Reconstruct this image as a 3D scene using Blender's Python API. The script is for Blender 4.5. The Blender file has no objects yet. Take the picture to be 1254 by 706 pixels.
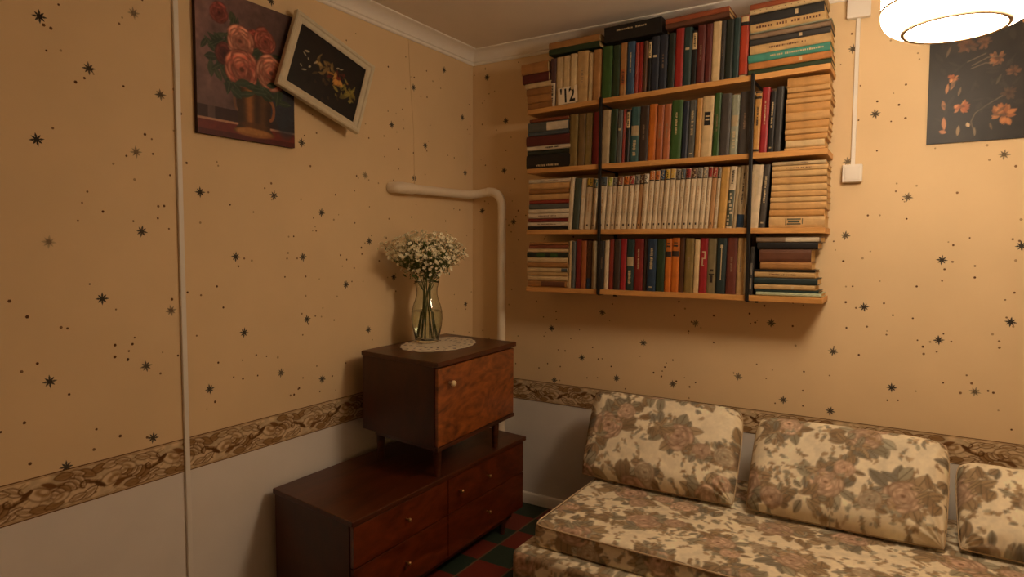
import bpy, bmesh, math, random
import numpy as np
from mathutils import Matrix, Vector

S = bpy.context.scene
COL = S.collection
R = math.radians
random.seed(7)
RNG = np.random.default_rng(11)

# ------------------------------------------------------------------ camera
cam_data = bpy.data.cameras.new('camera')
cam_data.sensor_width = 36.0
cam_data.lens = 786.154 / 1254 * 36.0
cam_data.clip_start = 0.02
cam = bpy.data.objects.new('camera', cam_data)
COL.objects.link(cam)
YAW, PIT, ROL = 0.553249, -0.063998, 0.005635
fwd = Vector((-math.sin(YAW) * math.cos(PIT), math.cos(YAW) * math.cos(PIT), math.sin(PIT)))
rgt = Vector((math.cos(YAW), math.sin(YAW), 0))
upv = rgt.cross(fwd)
r2 = rgt * math.cos(ROL) + upv * math.sin(ROL)
u2 = upv * math.cos(ROL) - rgt * math.sin(ROL)
m = Matrix((r2, u2, -fwd)).transposed().to_4x4()
m.translation = (2.10613, -2.98282, 1.39553)
cam.matrix_world = m
S.camera = cam

# ------------------------------------------------------------------ world, exposure
S.view_settings.view_transform = 'Standard'
S.view_settings.look = 'None'
S.view_settings.gamma = 1.0
S.view_settings.use_curve_mapping = False
S.view_settings.exposure = 0.2
world = bpy.data.worlds.new('world')
S.world = world
world.use_nodes = True
world.node_tree.nodes['Background'].inputs[0].default_value = (0.9, 0.75, 0.6, 1)
world.node_tree.nodes['Background'].inputs[1].default_value = 0.05
LAMP_COLOR = (1.0, 0.78, 0.55)
LAMP_POWER = (44.0, 25.0)                # radiance of the visible lamp: diffuser, shade fabric

# ------------------------------------------------------------------ helpers
def lin(c):
    c = np.asarray(c, dtype=float) / 255.0
    return np.where(c <= 0.04045, c / 12.92, ((c + 0.055) / 1.055) ** 2.4)

def L4(c):
    a = lin(c)
    return (float(a[0]), float(a[1]), float(a[2]), 1.0)

def link(o, parent=None):
    COL.objects.link(o)
    if parent is not None:
        o.parent = parent
    return o

def tag(o, label=None, cat=None, group=None, kind=None):
    if label: o['label'] = label
    if cat: o['category'] = cat
    if group: o['group'] = group
    if kind: o['kind'] = kind
    return o

def empty(name, loc=(0, 0, 0)):
    o = bpy.data.objects.new(name, None)
    o.location = loc
    o.empty_display_size = 0.05
    return link(o)

class MB:
    """collects polygons, builds one mesh object"""
    def __init__(self):
        self.v = []; self.f = []
    def add(self, vs, fs):
        n = len(self.v)
        self.v += [tuple(p) for p in vs]
        self.f += [tuple(i + n for i in q) for q in fs]
        return self
    def box(self, x0, x1, y0, y1, z0, z1):
        vs = [(x0, y0, z0), (x1, y0, z0), (x1, y1, z0), (x0, y1, z0),
              (x0, y0, z1), (x1, y0, z1), (x1, y1, z1), (x0, y1, z1)]
        return self.add(vs, [(0, 3, 2, 1), (4, 5, 6, 7), (0, 1, 5, 4), (1, 2, 6, 5), (2, 3, 7, 6), (3, 0, 4, 7)])
    def hexa(self, bottom, top):
        return self.add(list(bottom) + list(top),
                        [(0, 3, 2, 1), (4, 5, 6, 7), (0, 1, 5, 4), (1, 2, 6, 5), (2, 3, 7, 6), (3, 0, 4, 7)])
    def tube(self, pts, rad, seg=12, cap=True):
        pts = [Vector(p) for p in pts]
        n = len(pts)
        rads = rad if hasattr(rad, '__len__') else [rad] * n
        rings = []
        t0 = (pts[1] - pts[0]).normalized()
        a = t0.orthogonal().normalized()
        base = len(self.v)
        for i, p in enumerate(pts):
            if i == 0: t = t0
            elif i == n - 1: t = (pts[i] - pts[i - 1]).normalized()
            else: t = ((pts[i + 1] - pts[i]).normalized() + (pts[i] - pts[i - 1]).normalized()).normalized()
            a = (a - t * a.dot(t)).normalized()
            b = t.cross(a)
            for k in range(seg):
                w = 2 * math.pi * k / seg
                self.v.append(tuple(p + (a * math.cos(w) + b * math.sin(w)) * rads[i]))
        for i in range(n - 1):
            for k in range(seg):
                k2 = (k + 1) % seg
                q = base + i * seg
                self.f.append((q + k, q + k2, q + seg + k2, q + seg + k))
        if cap:
            self.f.append(tuple(base + k for k in reversed(range(seg))))
            self.f.append(tuple(base + (n - 1) * seg + k for k in range(seg)))
        return self
    def lathe(self, prof, seg=32, c=(0, 0, 0), axis='z', caps=True):
        base = len(self.v)
        for (r, z) in prof:
            for k in range(seg):
                w = 2 * math.pi * k / seg
                x, y = r * math.cos(w), r * math.sin(w)
                if axis == 'z': p = (c[0] + x, c[1] + y, c[2] + z)
                elif axis == 'x': p = (c[0] + z, c[1] + x, c[2] + y)
                else: p = (c[0] + x, c[1] - z, c[2] + y)
                self.v.append(p)
        for i in range(len(prof) - 1):
            for k in range(seg):
                k2 = (k + 1) % seg
                q = base + i * seg
                self.f.append((q + k, q + k2, q + seg + k2, q + seg + k))
        if caps:
            self.f.append(tuple(base + k for k in reversed(range(seg))))
            self.f.append(tuple(base + (len(prof) - 1) * seg + k for k in range(seg)))
        return self
    def build(self, name, material, parent=None, smooth=False, bevel=0.0, segs=2, angle=35, recalc=True):
        me = bpy.data.meshes.new(name)
        me.from_pydata(self.v, [], self.f)
        if recalc:
            bm = bmesh.new(); bm.from_mesh(me)
            bmesh.ops.recalc_face_normals(bm, faces=bm.faces)
            bm.to_mesh(me); bm.free()
        if material is not None: me.materials.append(material)
        o = bpy.data.objects.new(name, me)
        link(o, parent)
        if smooth:
            me.polygons.foreach_set('use_smooth', [True] * len(me.polygons))
            if smooth == 'auto':
                me.set_sharp_from_angle(angle=R(angle))
        if bevel:
            b = o.modifiers.new('bevel', 'BEVEL'); b.width = bevel; b.segments = segs
            b.limit_method = 'ANGLE'; b.angle_limit = R(40)
        return o

# ------------------------------------------------------------------ materials
MATS = {}
def nodes_of(name):
    mt = bpy.data.materials.new(name); mt.use_nodes = True
    nt = mt.node_tree
    return mt, nt, nt.nodes['Principled BSDF']

def N(nt, t, **kw):
    n = nt.nodes.new(t)
    for k, v in kw.items():
        if k in n.inputs: n.inputs[k].default_value = v
        else: setattr(n, k, v)
    return n

def mat(name, col, rough=0.6, var=0.12, scale=40.0, bump=0.0, metal=0.0, stretch=None, spec=0.4, coat=0.0):
    """plain procedural surface: base colour mottled by noise, optional fine relief"""
    if name in MATS: return MATS[name]
    mt, nt, bs = nodes_of(name)
    c = L4(col)
    tc = N(nt, 'ShaderNodeTexCoord')
    src = tc.outputs['Object']
    if stretch:
        mp = N(nt, 'ShaderNodeMapping'); mp.inputs['Scale'].default_value = stretch
        nt.links.new(src, mp.inputs[0]); src = mp.outputs[0]
    nz = N(nt, 'ShaderNodeTexNoise'); nz.inputs['Scale'].default_value = scale; nz.inputs['Detail'].default_value = 4
    nt.links.new(src, nz.inputs['Vector'])
    rp = N(nt, 'ShaderNodeValToRGB')
    rp.color_ramp.elements[0].position = 0.3; rp.color_ramp.elements[1].position = 0.7
    rp.color_ramp.elements[0].color = tuple(x * (1 - var) for x in c[:3]) + (1,)
    rp.color_ramp.elements[1].color = tuple(min(1, x * (1 + var)) for x in c[:3]) + (1,)
    nt.links.new(nz.outputs['Fac'], rp.inputs[0])
    nt.links.new(rp.outputs[0], bs.inputs['Base Color'])
    bs.inputs['Roughness'].default_value = rough
    bs.inputs['Metallic'].default_value = metal
    bs.inputs['Specular IOR Level'].default_value = spec
    if coat: bs.inputs['Coat Weight'].default_value = coat; bs.inputs['Coat Roughness'].default_value = 0.15
    if bump:
        bp = N(nt, 'ShaderNodeBump'); bp.inputs['Strength'].default_value = bump; bp.inputs['Distance'].default_value = 0.002
        nt.links.new(nz.outputs['Fac'], bp.inputs['Height'])
        nt.links.new(bp.outputs[0], bs.inputs['Normal'])
    MATS[name] = mt
    return mt

def printed(name, rough=0.8, weave=0.0, spec=0.2):
    """flat print: the colour comes from the mesh's own colour attribute"""
    if name in MATS: return MATS[name]
    mt, nt, bs = nodes_of(name)
    at = N(nt, 'ShaderNodeVertexColor'); at.layer_name = 'Col'
    tc = N(nt, 'ShaderNodeTexCoord')
    nz = N(nt, 'ShaderNodeTexNoise'); nz.inputs['Scale'].default_value = 350; nz.inputs['Detail'].default_value = 2
    nt.links.new(tc.outputs['Object'], nz.inputs['Vector'])
    nt.links.new(at.outputs['Color'], bs.inputs['Base Color'])
    bs.inputs['Roughness'].default_value = rough
    bs.inputs['Specular IOR Level'].default_value = spec
    if weave:
        bp = N(nt, 'ShaderNodeBump'); bp.inputs['Strength'].default_value = weave; bp.inputs['Distance'].default_value = 0.001
        nt.links.new(nz.outputs['Fac'], bp.inputs['Height'])
        nt.links.new(bp.outputs[0], bs.inputs['Normal'])
    MATS[name] = mt
    return mt

def wood(name, dark, light, scale=3.0, axis_scale=(1, 8, 8), rough=0.3, distort=4.0, coat=0.3, flame=0.0):
    mt, nt, bs = nodes_of(name)
    tc = N(nt, 'ShaderNodeTexCoord')
    mp = N(nt, 'ShaderNodeMapping'); mp.inputs['Scale'].default_value = axis_scale
    nt.links.new(tc.outputs['Object'], mp.inputs[0])
    n1 = N(nt, 'ShaderNodeTexNoise'); n1.inputs['Scale'].default_value = scale; n1.inputs['Detail'].default_value = 6
    n1.inputs['Distortion'].default_value = distort
    nt.links.new(mp.outputs[0], n1.inputs['Vector'])
    n2 = N(nt, 'ShaderNodeTexNoise'); n2.inputs['Scale'].default_value = scale * 9; n2.inputs['Detail'].default_value = 4
    nt.links.new(mp.outputs[0], n2.inputs['Vector'])
    mx = N(nt, 'ShaderNodeMix'); mx.data_type = 'FLOAT'; mx.inputs['Factor'].default_value = 0.3
    nt.links.new(n1.outputs['Fac'], mx.inputs['A']); nt.links.new(n2.outputs['Fac'], mx.inputs['B'])
    rp = N(nt, 'ShaderNodeValToRGB')
    rp.color_ramp.elements[0].position = 0.35; rp.color_ramp.elements[0].color = L4(dark)
    rp.color_ramp.elements[1].position = 0.65; rp.color_ramp.elements[1].color = L4(light)
    nt.links.new(mx.outputs[0], rp.inputs[0])
    nt.links.new(rp.outputs[0], bs.inputs['Base Color'])
    bs.inputs['Roughness'].default_value = rough
    bs.inputs['Coat Weight'].default_value = coat
    bs.inputs['Coat Roughness'].default_value = 0.2
    MATS[name] = mt
    return mt

def emit(name, col, strength):
    mt, nt, bs = nodes_of(name)
    bs.inputs['Base Color'].default_value = (0.8, 0.75, 0.68, 1)
    bs.inputs['Emission Color'].default_value = (col[0], col[1], col[2], 1)
    bs.inputs['Emission Strength'].default_value = strength
    bs.inputs['Roughness'].default_value = 0.9
    MATS[name] = mt
    return mt

# ------------------------------------------------------------------ painter for flat prints (numpy -> colour attribute)
class Canvas:
    def __init__(self, w, h, base, wrap=False):
        self.w, self.h, self.wrap = w, h, wrap
        self.a = np.tile(np.asarray(base, float), (h, w, 1))
    def _win(self, x0, x1, y0, y1):
        x0, x1, y0, y1 = int(math.floor(x0)), int(math.ceil(x1)) + 1, int(math.floor(y0)), int(math.ceil(y1)) + 1
        if not self.wrap:
            x0, y0 = max(0, x0), max(0, y0); x1, y1 = min(self.w, x1), min(self.h, y1)
            if x1 <= x0 or y1 <= y0: return None
        xs = np.arange(x0, x1); ys = np.arange(y0, y1)
        X, Y = np.meshgrid(xs, ys)
        return X, Y, X % self.w, Y % self.h
    def put(self, win, mask, col):
        X, Y, ix, iy = win
        cur = self.a[iy, ix]
        self.a[iy, ix] = cur + (np.asarray(col, float) - cur) * mask[..., None]
    def ell(self, cx, cy, rx, ry, ang, col, alpha=1.0, soft=1.2):
        q = max(rx, ry) + soft + 1
        win = self._win(cx - q, cx + q, cy - q, cy + q)
        if win is None: return
        c, s = math.cos(ang), math.sin(ang)
        dx, dy = win[0] - cx, win[1] - cy
        u = (dx * c + dy * s) / rx; v = (-dx * s + dy * c) / ry
        d = (1 - np.sqrt(u * u + v * v)) * min(rx, ry)
        self.put(win, np.clip(d / soft + 0.5, 0, 1) * alpha, col)
    def leaf(self, cx, cy, ln, wd, ang, col, vein=None, alpha=1.0):
        q = ln + 2
        win = self._win(cx - q, cx + q, cy - q, cy + q)
        if win is None: return
        c, s = math.cos(ang), math.sin(ang)
        dx, dy = win[0] - cx, win[1] - cy
        u = dx * c + dy * s; v = -dx * s + dy * c
        t = np.clip(u / ln * 0.5 + 0.5, 0, 1)
        half = wd * np.sin(math.pi * t) ** 0.8
        d = half - np.abs(v)
        d = np.where(np.abs(u) > ln, -9, d)
        self.put(win, np.clip(d + 0.5, 0, 1) * alpha, col)
        if vein is not None:
            self.put(win, np.clip(d + 0.5, 0, 1) * np.clip(1.1 - np.abs(v), 0, 1) * alpha, vein)
    def line(self, pts, wd, col, alpha=1.0):
        pts = np.asarray(pts, float)
        q = wd + 2
        win = self._win(pts[:, 0].min() - q, pts[:, 0].max() + q, pts[:, 1].min() - q, pts[:, 1].max() + q)
        if win is None: return
        X, Y = win[0], win[1]
        best = np.full(X.shape, 1e9)
        for (ax, ay), (bx, by) in zip(pts[:-1], pts[1:]):
            vx, vy = bx - ax, by - ay
            t = np.clip(((X - ax) * vx + (Y - ay) * vy) / (vx * vx + vy * vy + 1e-9), 0, 1)
            best = np.minimum(best, np.hypot(X - ax - t * vx, Y - ay - t * vy))
        self.put(win, np.clip(wd / 2 - best + 0.5, 0, 1) * alpha, col)
    def rect(self, x0, x1, y0, y1, col, alpha=1.0):
        win = self._win(x0, x1 - 1, y0, y1 - 1)
        if win is None: return
        self.put(win, np.full(win[0].shape, alpha), col)
    def mottle(self, amount, cells=(24, 6)):
        n = np.zeros((self.h, self.w))
        for k in cells:
            g = RNG.normal(size=(self.h // k + 3, self.w // k + 3))
            if self.wrap:
                gh, gw = max(2, self.h // k), max(2, self.w // k)
                g = g[:gh, :gw]
                yy = np.arange(self.h) * gh / self.h; xx = np.arange(self.w) * gw / self.w
            else:
                gh, gw = g.shape
                yy = np.arange(self.h) / k; xx = np.arange(self.w) / k
            y0 = yy.astype(int); x0 = xx.astype(int); fy = (yy - y0)[:, None]; fx = (xx - x0)[None, :]
            fy = fy * fy * (3 - 2 * fy); fx = fx * fx * (3 - 2 * fx)
            g00 = g[np.ix_(y0 % gh, x0 % gw)]; g01 = g[np.ix_(y0 % gh, (x0 + 1) % gw)]
            g10 = g[np.ix_((y0 + 1) % gh, x0 % gw)]; g11 = g[np.ix_((y0 + 1) % gh, (x0 + 1) % gw)]
            n += (g00 * (1 - fx) + g01 * fx) * (1 - fy) + (g10 * (1 - fx) + g11 * fx) * fy
        self.a *= (1 + amount * n)[..., None]
        self.a = np.clip(self.a, 0, 255)
    def sample(self, u, v):
        """bilinear lookup at pixel coords, wrapping"""
        u = np.asarray(u) % self.w; v = np.asarray(v) % self.h
        x0 = np.floor(u).astype(int); y0 = np.floor(v).astype(int)
        fx = (u - x0)[..., None]; fy = (v - y0)[..., None]
        x0 %= self.w; y0 %= self.h; x1 = (x0 + 1) % self.w; y1 = (y0 + 1) % self.h
        return ((self.a[y0, x0] * (1 - fx) + self.a[y0, x1] * fx) * (1 - fy)
                + (self.a[y1, x0] * (1 - fx) + self.a[y1, x1] * fx) * fy)

def grid_faces(nx, ny, off=0, flip=False):
    i = np.arange(nx - 1)[None, :] + np.arange(ny - 1)[:, None] * nx + off
    q = np.stack([i, i + 1, i + nx + 1, i + nx], -1).reshape(-1, 4)
    return q[:, ::-1] if flip else q

def np_mesh(name, verts, quads, material, parent=None, cols=None, smooth=True, weld=0.0):
    me = bpy.data.meshes.new(name)
    verts = np.asarray(verts, np.float32); quads = np.asarray(quads, np.int32)
    me.vertices.add(len(verts)); me.vertices.foreach_set('co', verts.ravel())
    me.loops.add(quads.size); me.loops.foreach_set('vertex_index', quads.ravel())
    me.polygons.add(len(quads))
    me.polygons.foreach_set('loop_start', np.arange(0, quads.size, 4, dtype=np.int32))
    me.update(calc_edges=True)
    if cols is not None:
        at = me.color_attributes.new('Col', 'FLOAT_COLOR', 'POINT')
        rgba = np.ones((len(verts), 4), np.float32); rgba[:, :3] = lin(np.clip(cols, 0, 255))
        at.data.foreach_set('color', rgba.ravel())
    if weld:
        bm = bmesh.new(); bm.from_mesh(me)
        bmesh.ops.remove_doubles(bm, verts=bm.verts, dist=weld)
        bm.to_mesh(me); bm.free()
    me.materials.append(material)
    me.polygons.foreach_set('use_smooth', np.full(len(me.polygons), smooth))
    o = bpy.data.objects.new(name, me)
    return link(o, parent)

def art_panel(name, cv, w, h, material, parent):
    """a painted canvas as a fine grid in local x (0..w) z (0..h), facing -y"""
    nx, nz = cv.w, cv.h
    xs = np.linspace(0, w, nx); zs = np.linspace(h, 0, nz)
    X, Z = np.meshgrid(xs, zs)
    v = np.stack([X, np.zeros_like(X), Z], -1).reshape(-1, 3)
    return np_mesh(name, v, grid_faces(nx, nz, flip=True), material, parent, cols=cv.a.reshape(-1, 3), smooth=False)

# ------------------------------------------------------------------ room shell
CEIL = 2.468
XR, YF = 3.5, -3.9                      # far limits of the room (right wall, wall behind the camera)
LB0, LB1 = 0.614, 0.7313                # border strip on the left wall
RB0, RB1 = 0.5675, 0.6779               # border strip on the back wall

WALLPAPER = (228, 200, 156)
m_paint = mat('white_wall_paint', (226, 220, 211), 0.7, 0.03, 6, bump=0.05)
m_paper = mat('peach_wallpaper', WALLPAPER, 0.75, 0.035, 3.5, bump=0.0)
m_ceil = mat('white_ceiling_paint', (236, 224, 208), 0.85, 0.03, 5)
m_trim = mat('white_gloss_trim', (243, 237, 226), 0.4, 0.02, 10)
m_plastic = mat('white_plastic', (232, 226, 216), 0.35, 0.01, 10)
m_print = printed('print_on_paper', 0.85)

# floor of red, green and brown squares
def floor_material():
    mt, nt, bs = nodes_of('patterned_floor_covering')
    tc = N(nt, 'ShaderNodeTexCoord')
    sc = N(nt, 'ShaderNodeVectorMath', operation='SCALE'); sc.inputs['Scale'].default_value = 1 / 0.17
    nt.links.new(tc.outputs['Object'], sc.inputs[0])
    fl = N(nt, 'ShaderNodeVectorMath', operation='FLOOR'); nt.links.new(sc.outputs[0], fl.inputs[0])
    ad = N(nt, 'ShaderNodeVectorMath', operation='DOT_PRODUCT'); ad.inputs[1].default_value = (1, 1, 0)
    nt.links.new(fl.outputs[0], ad.inputs[0])
    md = N(nt, 'ShaderNodeMath', operation='PINGPONG'); md.inputs[1].default_value = 1.0
    nt.links.new(ad.outputs['Value'], md.inputs[0])
    wn = N(nt, 'ShaderNodeTexWhiteNoise'); wn.noise_dimensions = '3D'; nt.links.new(fl.outputs[0], wn.inputs['Vector'])
    av = N(nt, 'ShaderNodeMath', operation='MULTIPLY_ADD'); av.inputs[1].default_value = .45
    nt.links.new(wn.outputs['Value'], av.inputs[0]); nt.links.new(md.outputs[0], av.inputs[2])
    rp = N(nt, 'ShaderNodeValToRGB'); rp.color_ramp.interpolation = 'CONSTANT'
    e = rp.color_ramp.elements
    e[0].position = 0.0; e[0].color = L4((112, 36, 15))
    e[1].position = 0.5; e[1].color = L4((38, 52, 36))
    x = e.new(0.36); x.color = L4((74, 52, 30))
    hf = N(nt, 'ShaderNodeMath', operation='MULTIPLY'); hf.inputs[1].default_value = .69
    nt.links.new(av.outputs[0], hf.inputs[0]); nt.links.new(hf.outputs[0], rp.inputs[0])
    fr = N(nt, 'ShaderNodeVectorMath', operation='FRACTION'); nt.links.new(sc.outputs[0], fr.inputs[0])
    sp = N(nt, 'ShaderNodeSeparateXYZ'); nt.links.new(fr.outputs[0], sp.inputs[0])
    lt = N(nt, 'ShaderNodeMath', operation='LESS_THAN'); lt.inputs[1].default_value = 0.05
    nt.links.new(sp.outputs['X'], lt.inputs[0])
    mx = N(nt, 'ShaderNodeMix'); mx.data_type = 'RGBA'
    mx.inputs['B'].default_value = L4((104, 84, 58))
    nt.links.new(lt.outputs[0], mx.inputs['Factor']); nt.links.new(rp.outputs[0], mx.inputs['A'])
    nz = N(nt, 'ShaderNodeTexNoise'); nz.inputs['Scale'].default_value = 120
    nt.links.new(tc.outputs['Object'], nz.inputs['Vector'])
    bp = N(nt, 'ShaderNodeBump'); bp.inputs['Strength'].default_value = 0.2; bp.inputs['Distance'].default_value = 0.002
    nt.links.new(nz.outputs['Fac'], bp.inputs['Height']); nt.links.new(bp.outputs[0], bs.inputs['Normal'])
    nt.links.new(mx.outputs['Result'], bs.inputs['Base Color'])
    bs.inputs['Roughness'].default_value = 0.7
    return mt

tag(MB().box(-.1, XR + .1, YF - .1, .1, -.08, 0).build('floor', floor_material()), 'red, green and brown patterned floor covering', kind='structure')
tag(MB().box(-.1, XR + .1, YF - .1, .1, CEIL, CEIL + .08).build('ceiling', m_ceil), 'plain matt ceiling above the white cornice', kind='structure')
wall_left = tag(MB().box(-.1, 0, YF, 0, 0, CEIL).build('wall_left', m_paint), 'wall of starry peach wallpaper over white lower part, with tilted picture', kind='structure')
wall_back = tag(MB().box(-.1, XR + .1, 0, .1, 0, CEIL).build('wall_back', m_paint), 'wall of starry peach wallpaper carrying the bookshelves above the sofa', kind='structure')
wall_right = tag(MB().box(XR, XR + .1, YF, 0, 0, CEIL).build('wall_right', m_paint), 'plain wall closing the room beyond the sofa', kind='structure')
wall_front = tag(MB().box(-.1, XR + .1, YF - .1, YF, 0, CEIL).build('wall_front', m_paint), 'plain wall closing the room facing the bookshelves', kind='structure')
MB().box(0, .0006, YF, 0, .70, CEIL).build('wallpaper', m_paper, wall_left)
MB().box(0, XR, -.0006, 0, .65, CEIL).build('wallpaper', m_paper, wall_back)
MB().box(XR - .0006, XR, YF, 0, .65, CEIL).build('wallpaper', m_paper, wall_right)
MB().box(0, XR, YF, YF + .0006, .65, CEIL).build('wallpaper', m_paper, wall_front)

# printed stars and dots of the wallpaper
STARS_LEFT = [
    (-2.11, 2.035, 1), (-1.986, 1.921, 0.8), (-1.771, 1.887, 0.6), (-2.129, 1.691, 1), (-1.855, 1.691, 0.35), (-1.849, 2.124, 0.3),
    (-1.845, 1.44, 0.8), (-1.971, 1.231, 1), (-1.756, 1.177, 0.4), (-2.121, 1.0, 0.8), (-1.844, 1.002, 0.7), (-1.829, 0.761, 0.9),
    (-2.087, 0.738, 0.9), (-2.109, 1.403, 0.2), (-1.197, 1.812, 0.9), (-1.641, 1.581, 0.9), (-1.336, 1.591, 0.9), (-1.099, 1.536, 1),
    (-1.507, 1.355, 1), (-1.2, 1.351, 0.8), (-0.82, 1.42, 1), (-0.966, 1.228, 1), (-1.183, 1.095, 1), (-1.479, 1.072, 0.95),
    (-0.83, 1.013, 1), (-1.317, 0.893, 0.7), (-1.107, 0.832, 0.9), (-1.623, 0.885, 0.8), (-0.842, 1.717, 0.35), (-0.262, 2.318, 0.9),
    (-0.506, 2.177, 1), (-0.665, 1.97, 1), (-0.1, 2.102, 0.9), (-0.417, 1.907, 1), (-0.073, 1.804, 1), (-0.504, 1.735, 1),
    (-0.657, 1.25, 1), (-0.068, 1.077, 0.9), (-1.332, 2.326, 0.9),
]
STARS_BACK = [
    (0.095, 2.326, 0.9), (0.219, 2.079, 0.9), (0.21, 1.813, 1), (0.066, 1.598, 0.9), (0.272, 1.533, 0.9), (0.512, 0.97, 1),
    (0.801, 1.071, 0.8), (1.019, 0.934, 0.9), (0.69, 0.831, 1), (0.882, 0.744, 0.8), (1.17, 0.749, 0.75), (1.272, 1.047, 0.6),
    (1.602, 1.071, 0.8), (1.469, 0.819, 0.6), (1.662, 0.737, 0.75), (0.532, 0.695, 0.8), (2.092, 1.601, 0.6), (1.879, 1.452, 0.65),
    (2.214, 1.356, 1), (1.957, 1.16, 0.9), (2.216, 1.045, 0.95), (2.435, 1.13, 1), (2.454, 1.411, 1), (1.849, 0.967, 0.75),
    (2.066, 0.84, 1), (1.848, 0.714, 0.85), (2.339, 0.857, 0.4), (1.877, 1.753, 0.5), (2.389, 1.746, 0.5), (1.88, 2.204, 0.7),
    (1.969, 1.936, 0.75),
]

def print_stars(stars, lo, hi, zlo, place, flip, parent):
    vs, fs, cs = [], [], []
    def poly(pts, col):
        n = len(vs)
        for p in pts: vs.append(place(*p)); cs.append(col)
        q = list(range(n, n + len(pts)))
        fs.append(q[::-1] if flip else q)
    W = np.array(WALLPAPER, float)
    rnd = random.Random(5)
    for (s, z, t) in stars:
        if z < zlo: z = zlo
        col = W + (np.array((82, 75, 68)) - W) * t
        a0 = rnd.uniform(-.2, .2)
        for k in range(8):
            a = a0 + k * math.pi / 4
            ln = .0205 if k % 2 == 0 else .0175
            w = .0030
            c, q = math.cos(a), math.sin(a)
            m1 = ln * .55
            poly([(s + c * .003 - q * .001, z + q * .003 + c * .001), (s + c * .003 + q * .001, z + q * .003 - c * .001),
                  (s + c * m1 + q * w, z + q * m1 - c * w), (s + c * ln, z + q * ln)], col)
            poly([(s + c * .003 - q * .001, z + q * .003 + c * .001), (s + c * m1 + q * w * .2, z + q * m1 - c * w * .2),
                  (s + c * ln, z + q * ln), (s + c * m1 - q * w, z + q * m1 + c * w)], col)
        r = .0075
        o = [(s + r * math.cos(j * math.pi / 4), z + r * math.sin(j * math.pi / 4)) for j in range(8)]
        poly([o[0], o[1], o[2], o[3]], col); poly([o[0], o[3], o[4], o[7]], col); poly([o[7], o[4], o[5], o[6]], col)
    area = (hi - lo) * (2.40 - zlo)
    for _ in range(int(area * 62)):
        s, z = rnd.uniform(lo, hi), rnd.uniform(zlo + .01, 2.40)
        if rnd.random() < .5 and stars:
            b = rnd.choice(stars); s = b[0] + rnd.uniform(-.11, .11); z = b[1] + rnd.uniform(-.11, .11)
            if not (lo < s < hi and zlo + .01 < z < 2.40): continue
        r = rnd.uniform(.003, .0052); t = rnd.choice((.4, .7, .9, 1))
        col = W + (np.array((96, 60, 34)) - W) * t
        o = [(s + r * math.cos(j * math.pi / 3), z + r * math.sin(j * math.pi / 3)) for j in range(6)]
        poly([o[0], o[1], o[2], o[3]], col); poly([o[0], o[3], o[4], o[5]], col)
    o = np_mesh('star_print', vs, fs, m_print, parent, cols=np.array(cs), smooth=False)
    tag(o, 'printed eight-pointed stars and small dots', kind='stuff')

rs = random.Random(21)
extra_l = [(-2.35 - (k % 4) * .37 - rs.uniform(0, .1), .85 + (k // 4) * .36 + (k % 2) * .17, 1) for k in range(16)]
extra_b = [(2.62 + (k % 3) * .3 + rs.uniform(0, .08), .8 + (k // 3) * .34 + (k % 2) * .15, 1) for k in range(12)]
print_stars(STARS_LEFT + extra_l, YF + .05, -.01, LB1, lambda s, z: (.0009, s, z), False, wall_left)
print_stars(STARS_BACK + extra_b, .01, XR - .05, RB1, lambda s, z: (s, -.0009, z), False, wall_back)

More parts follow.
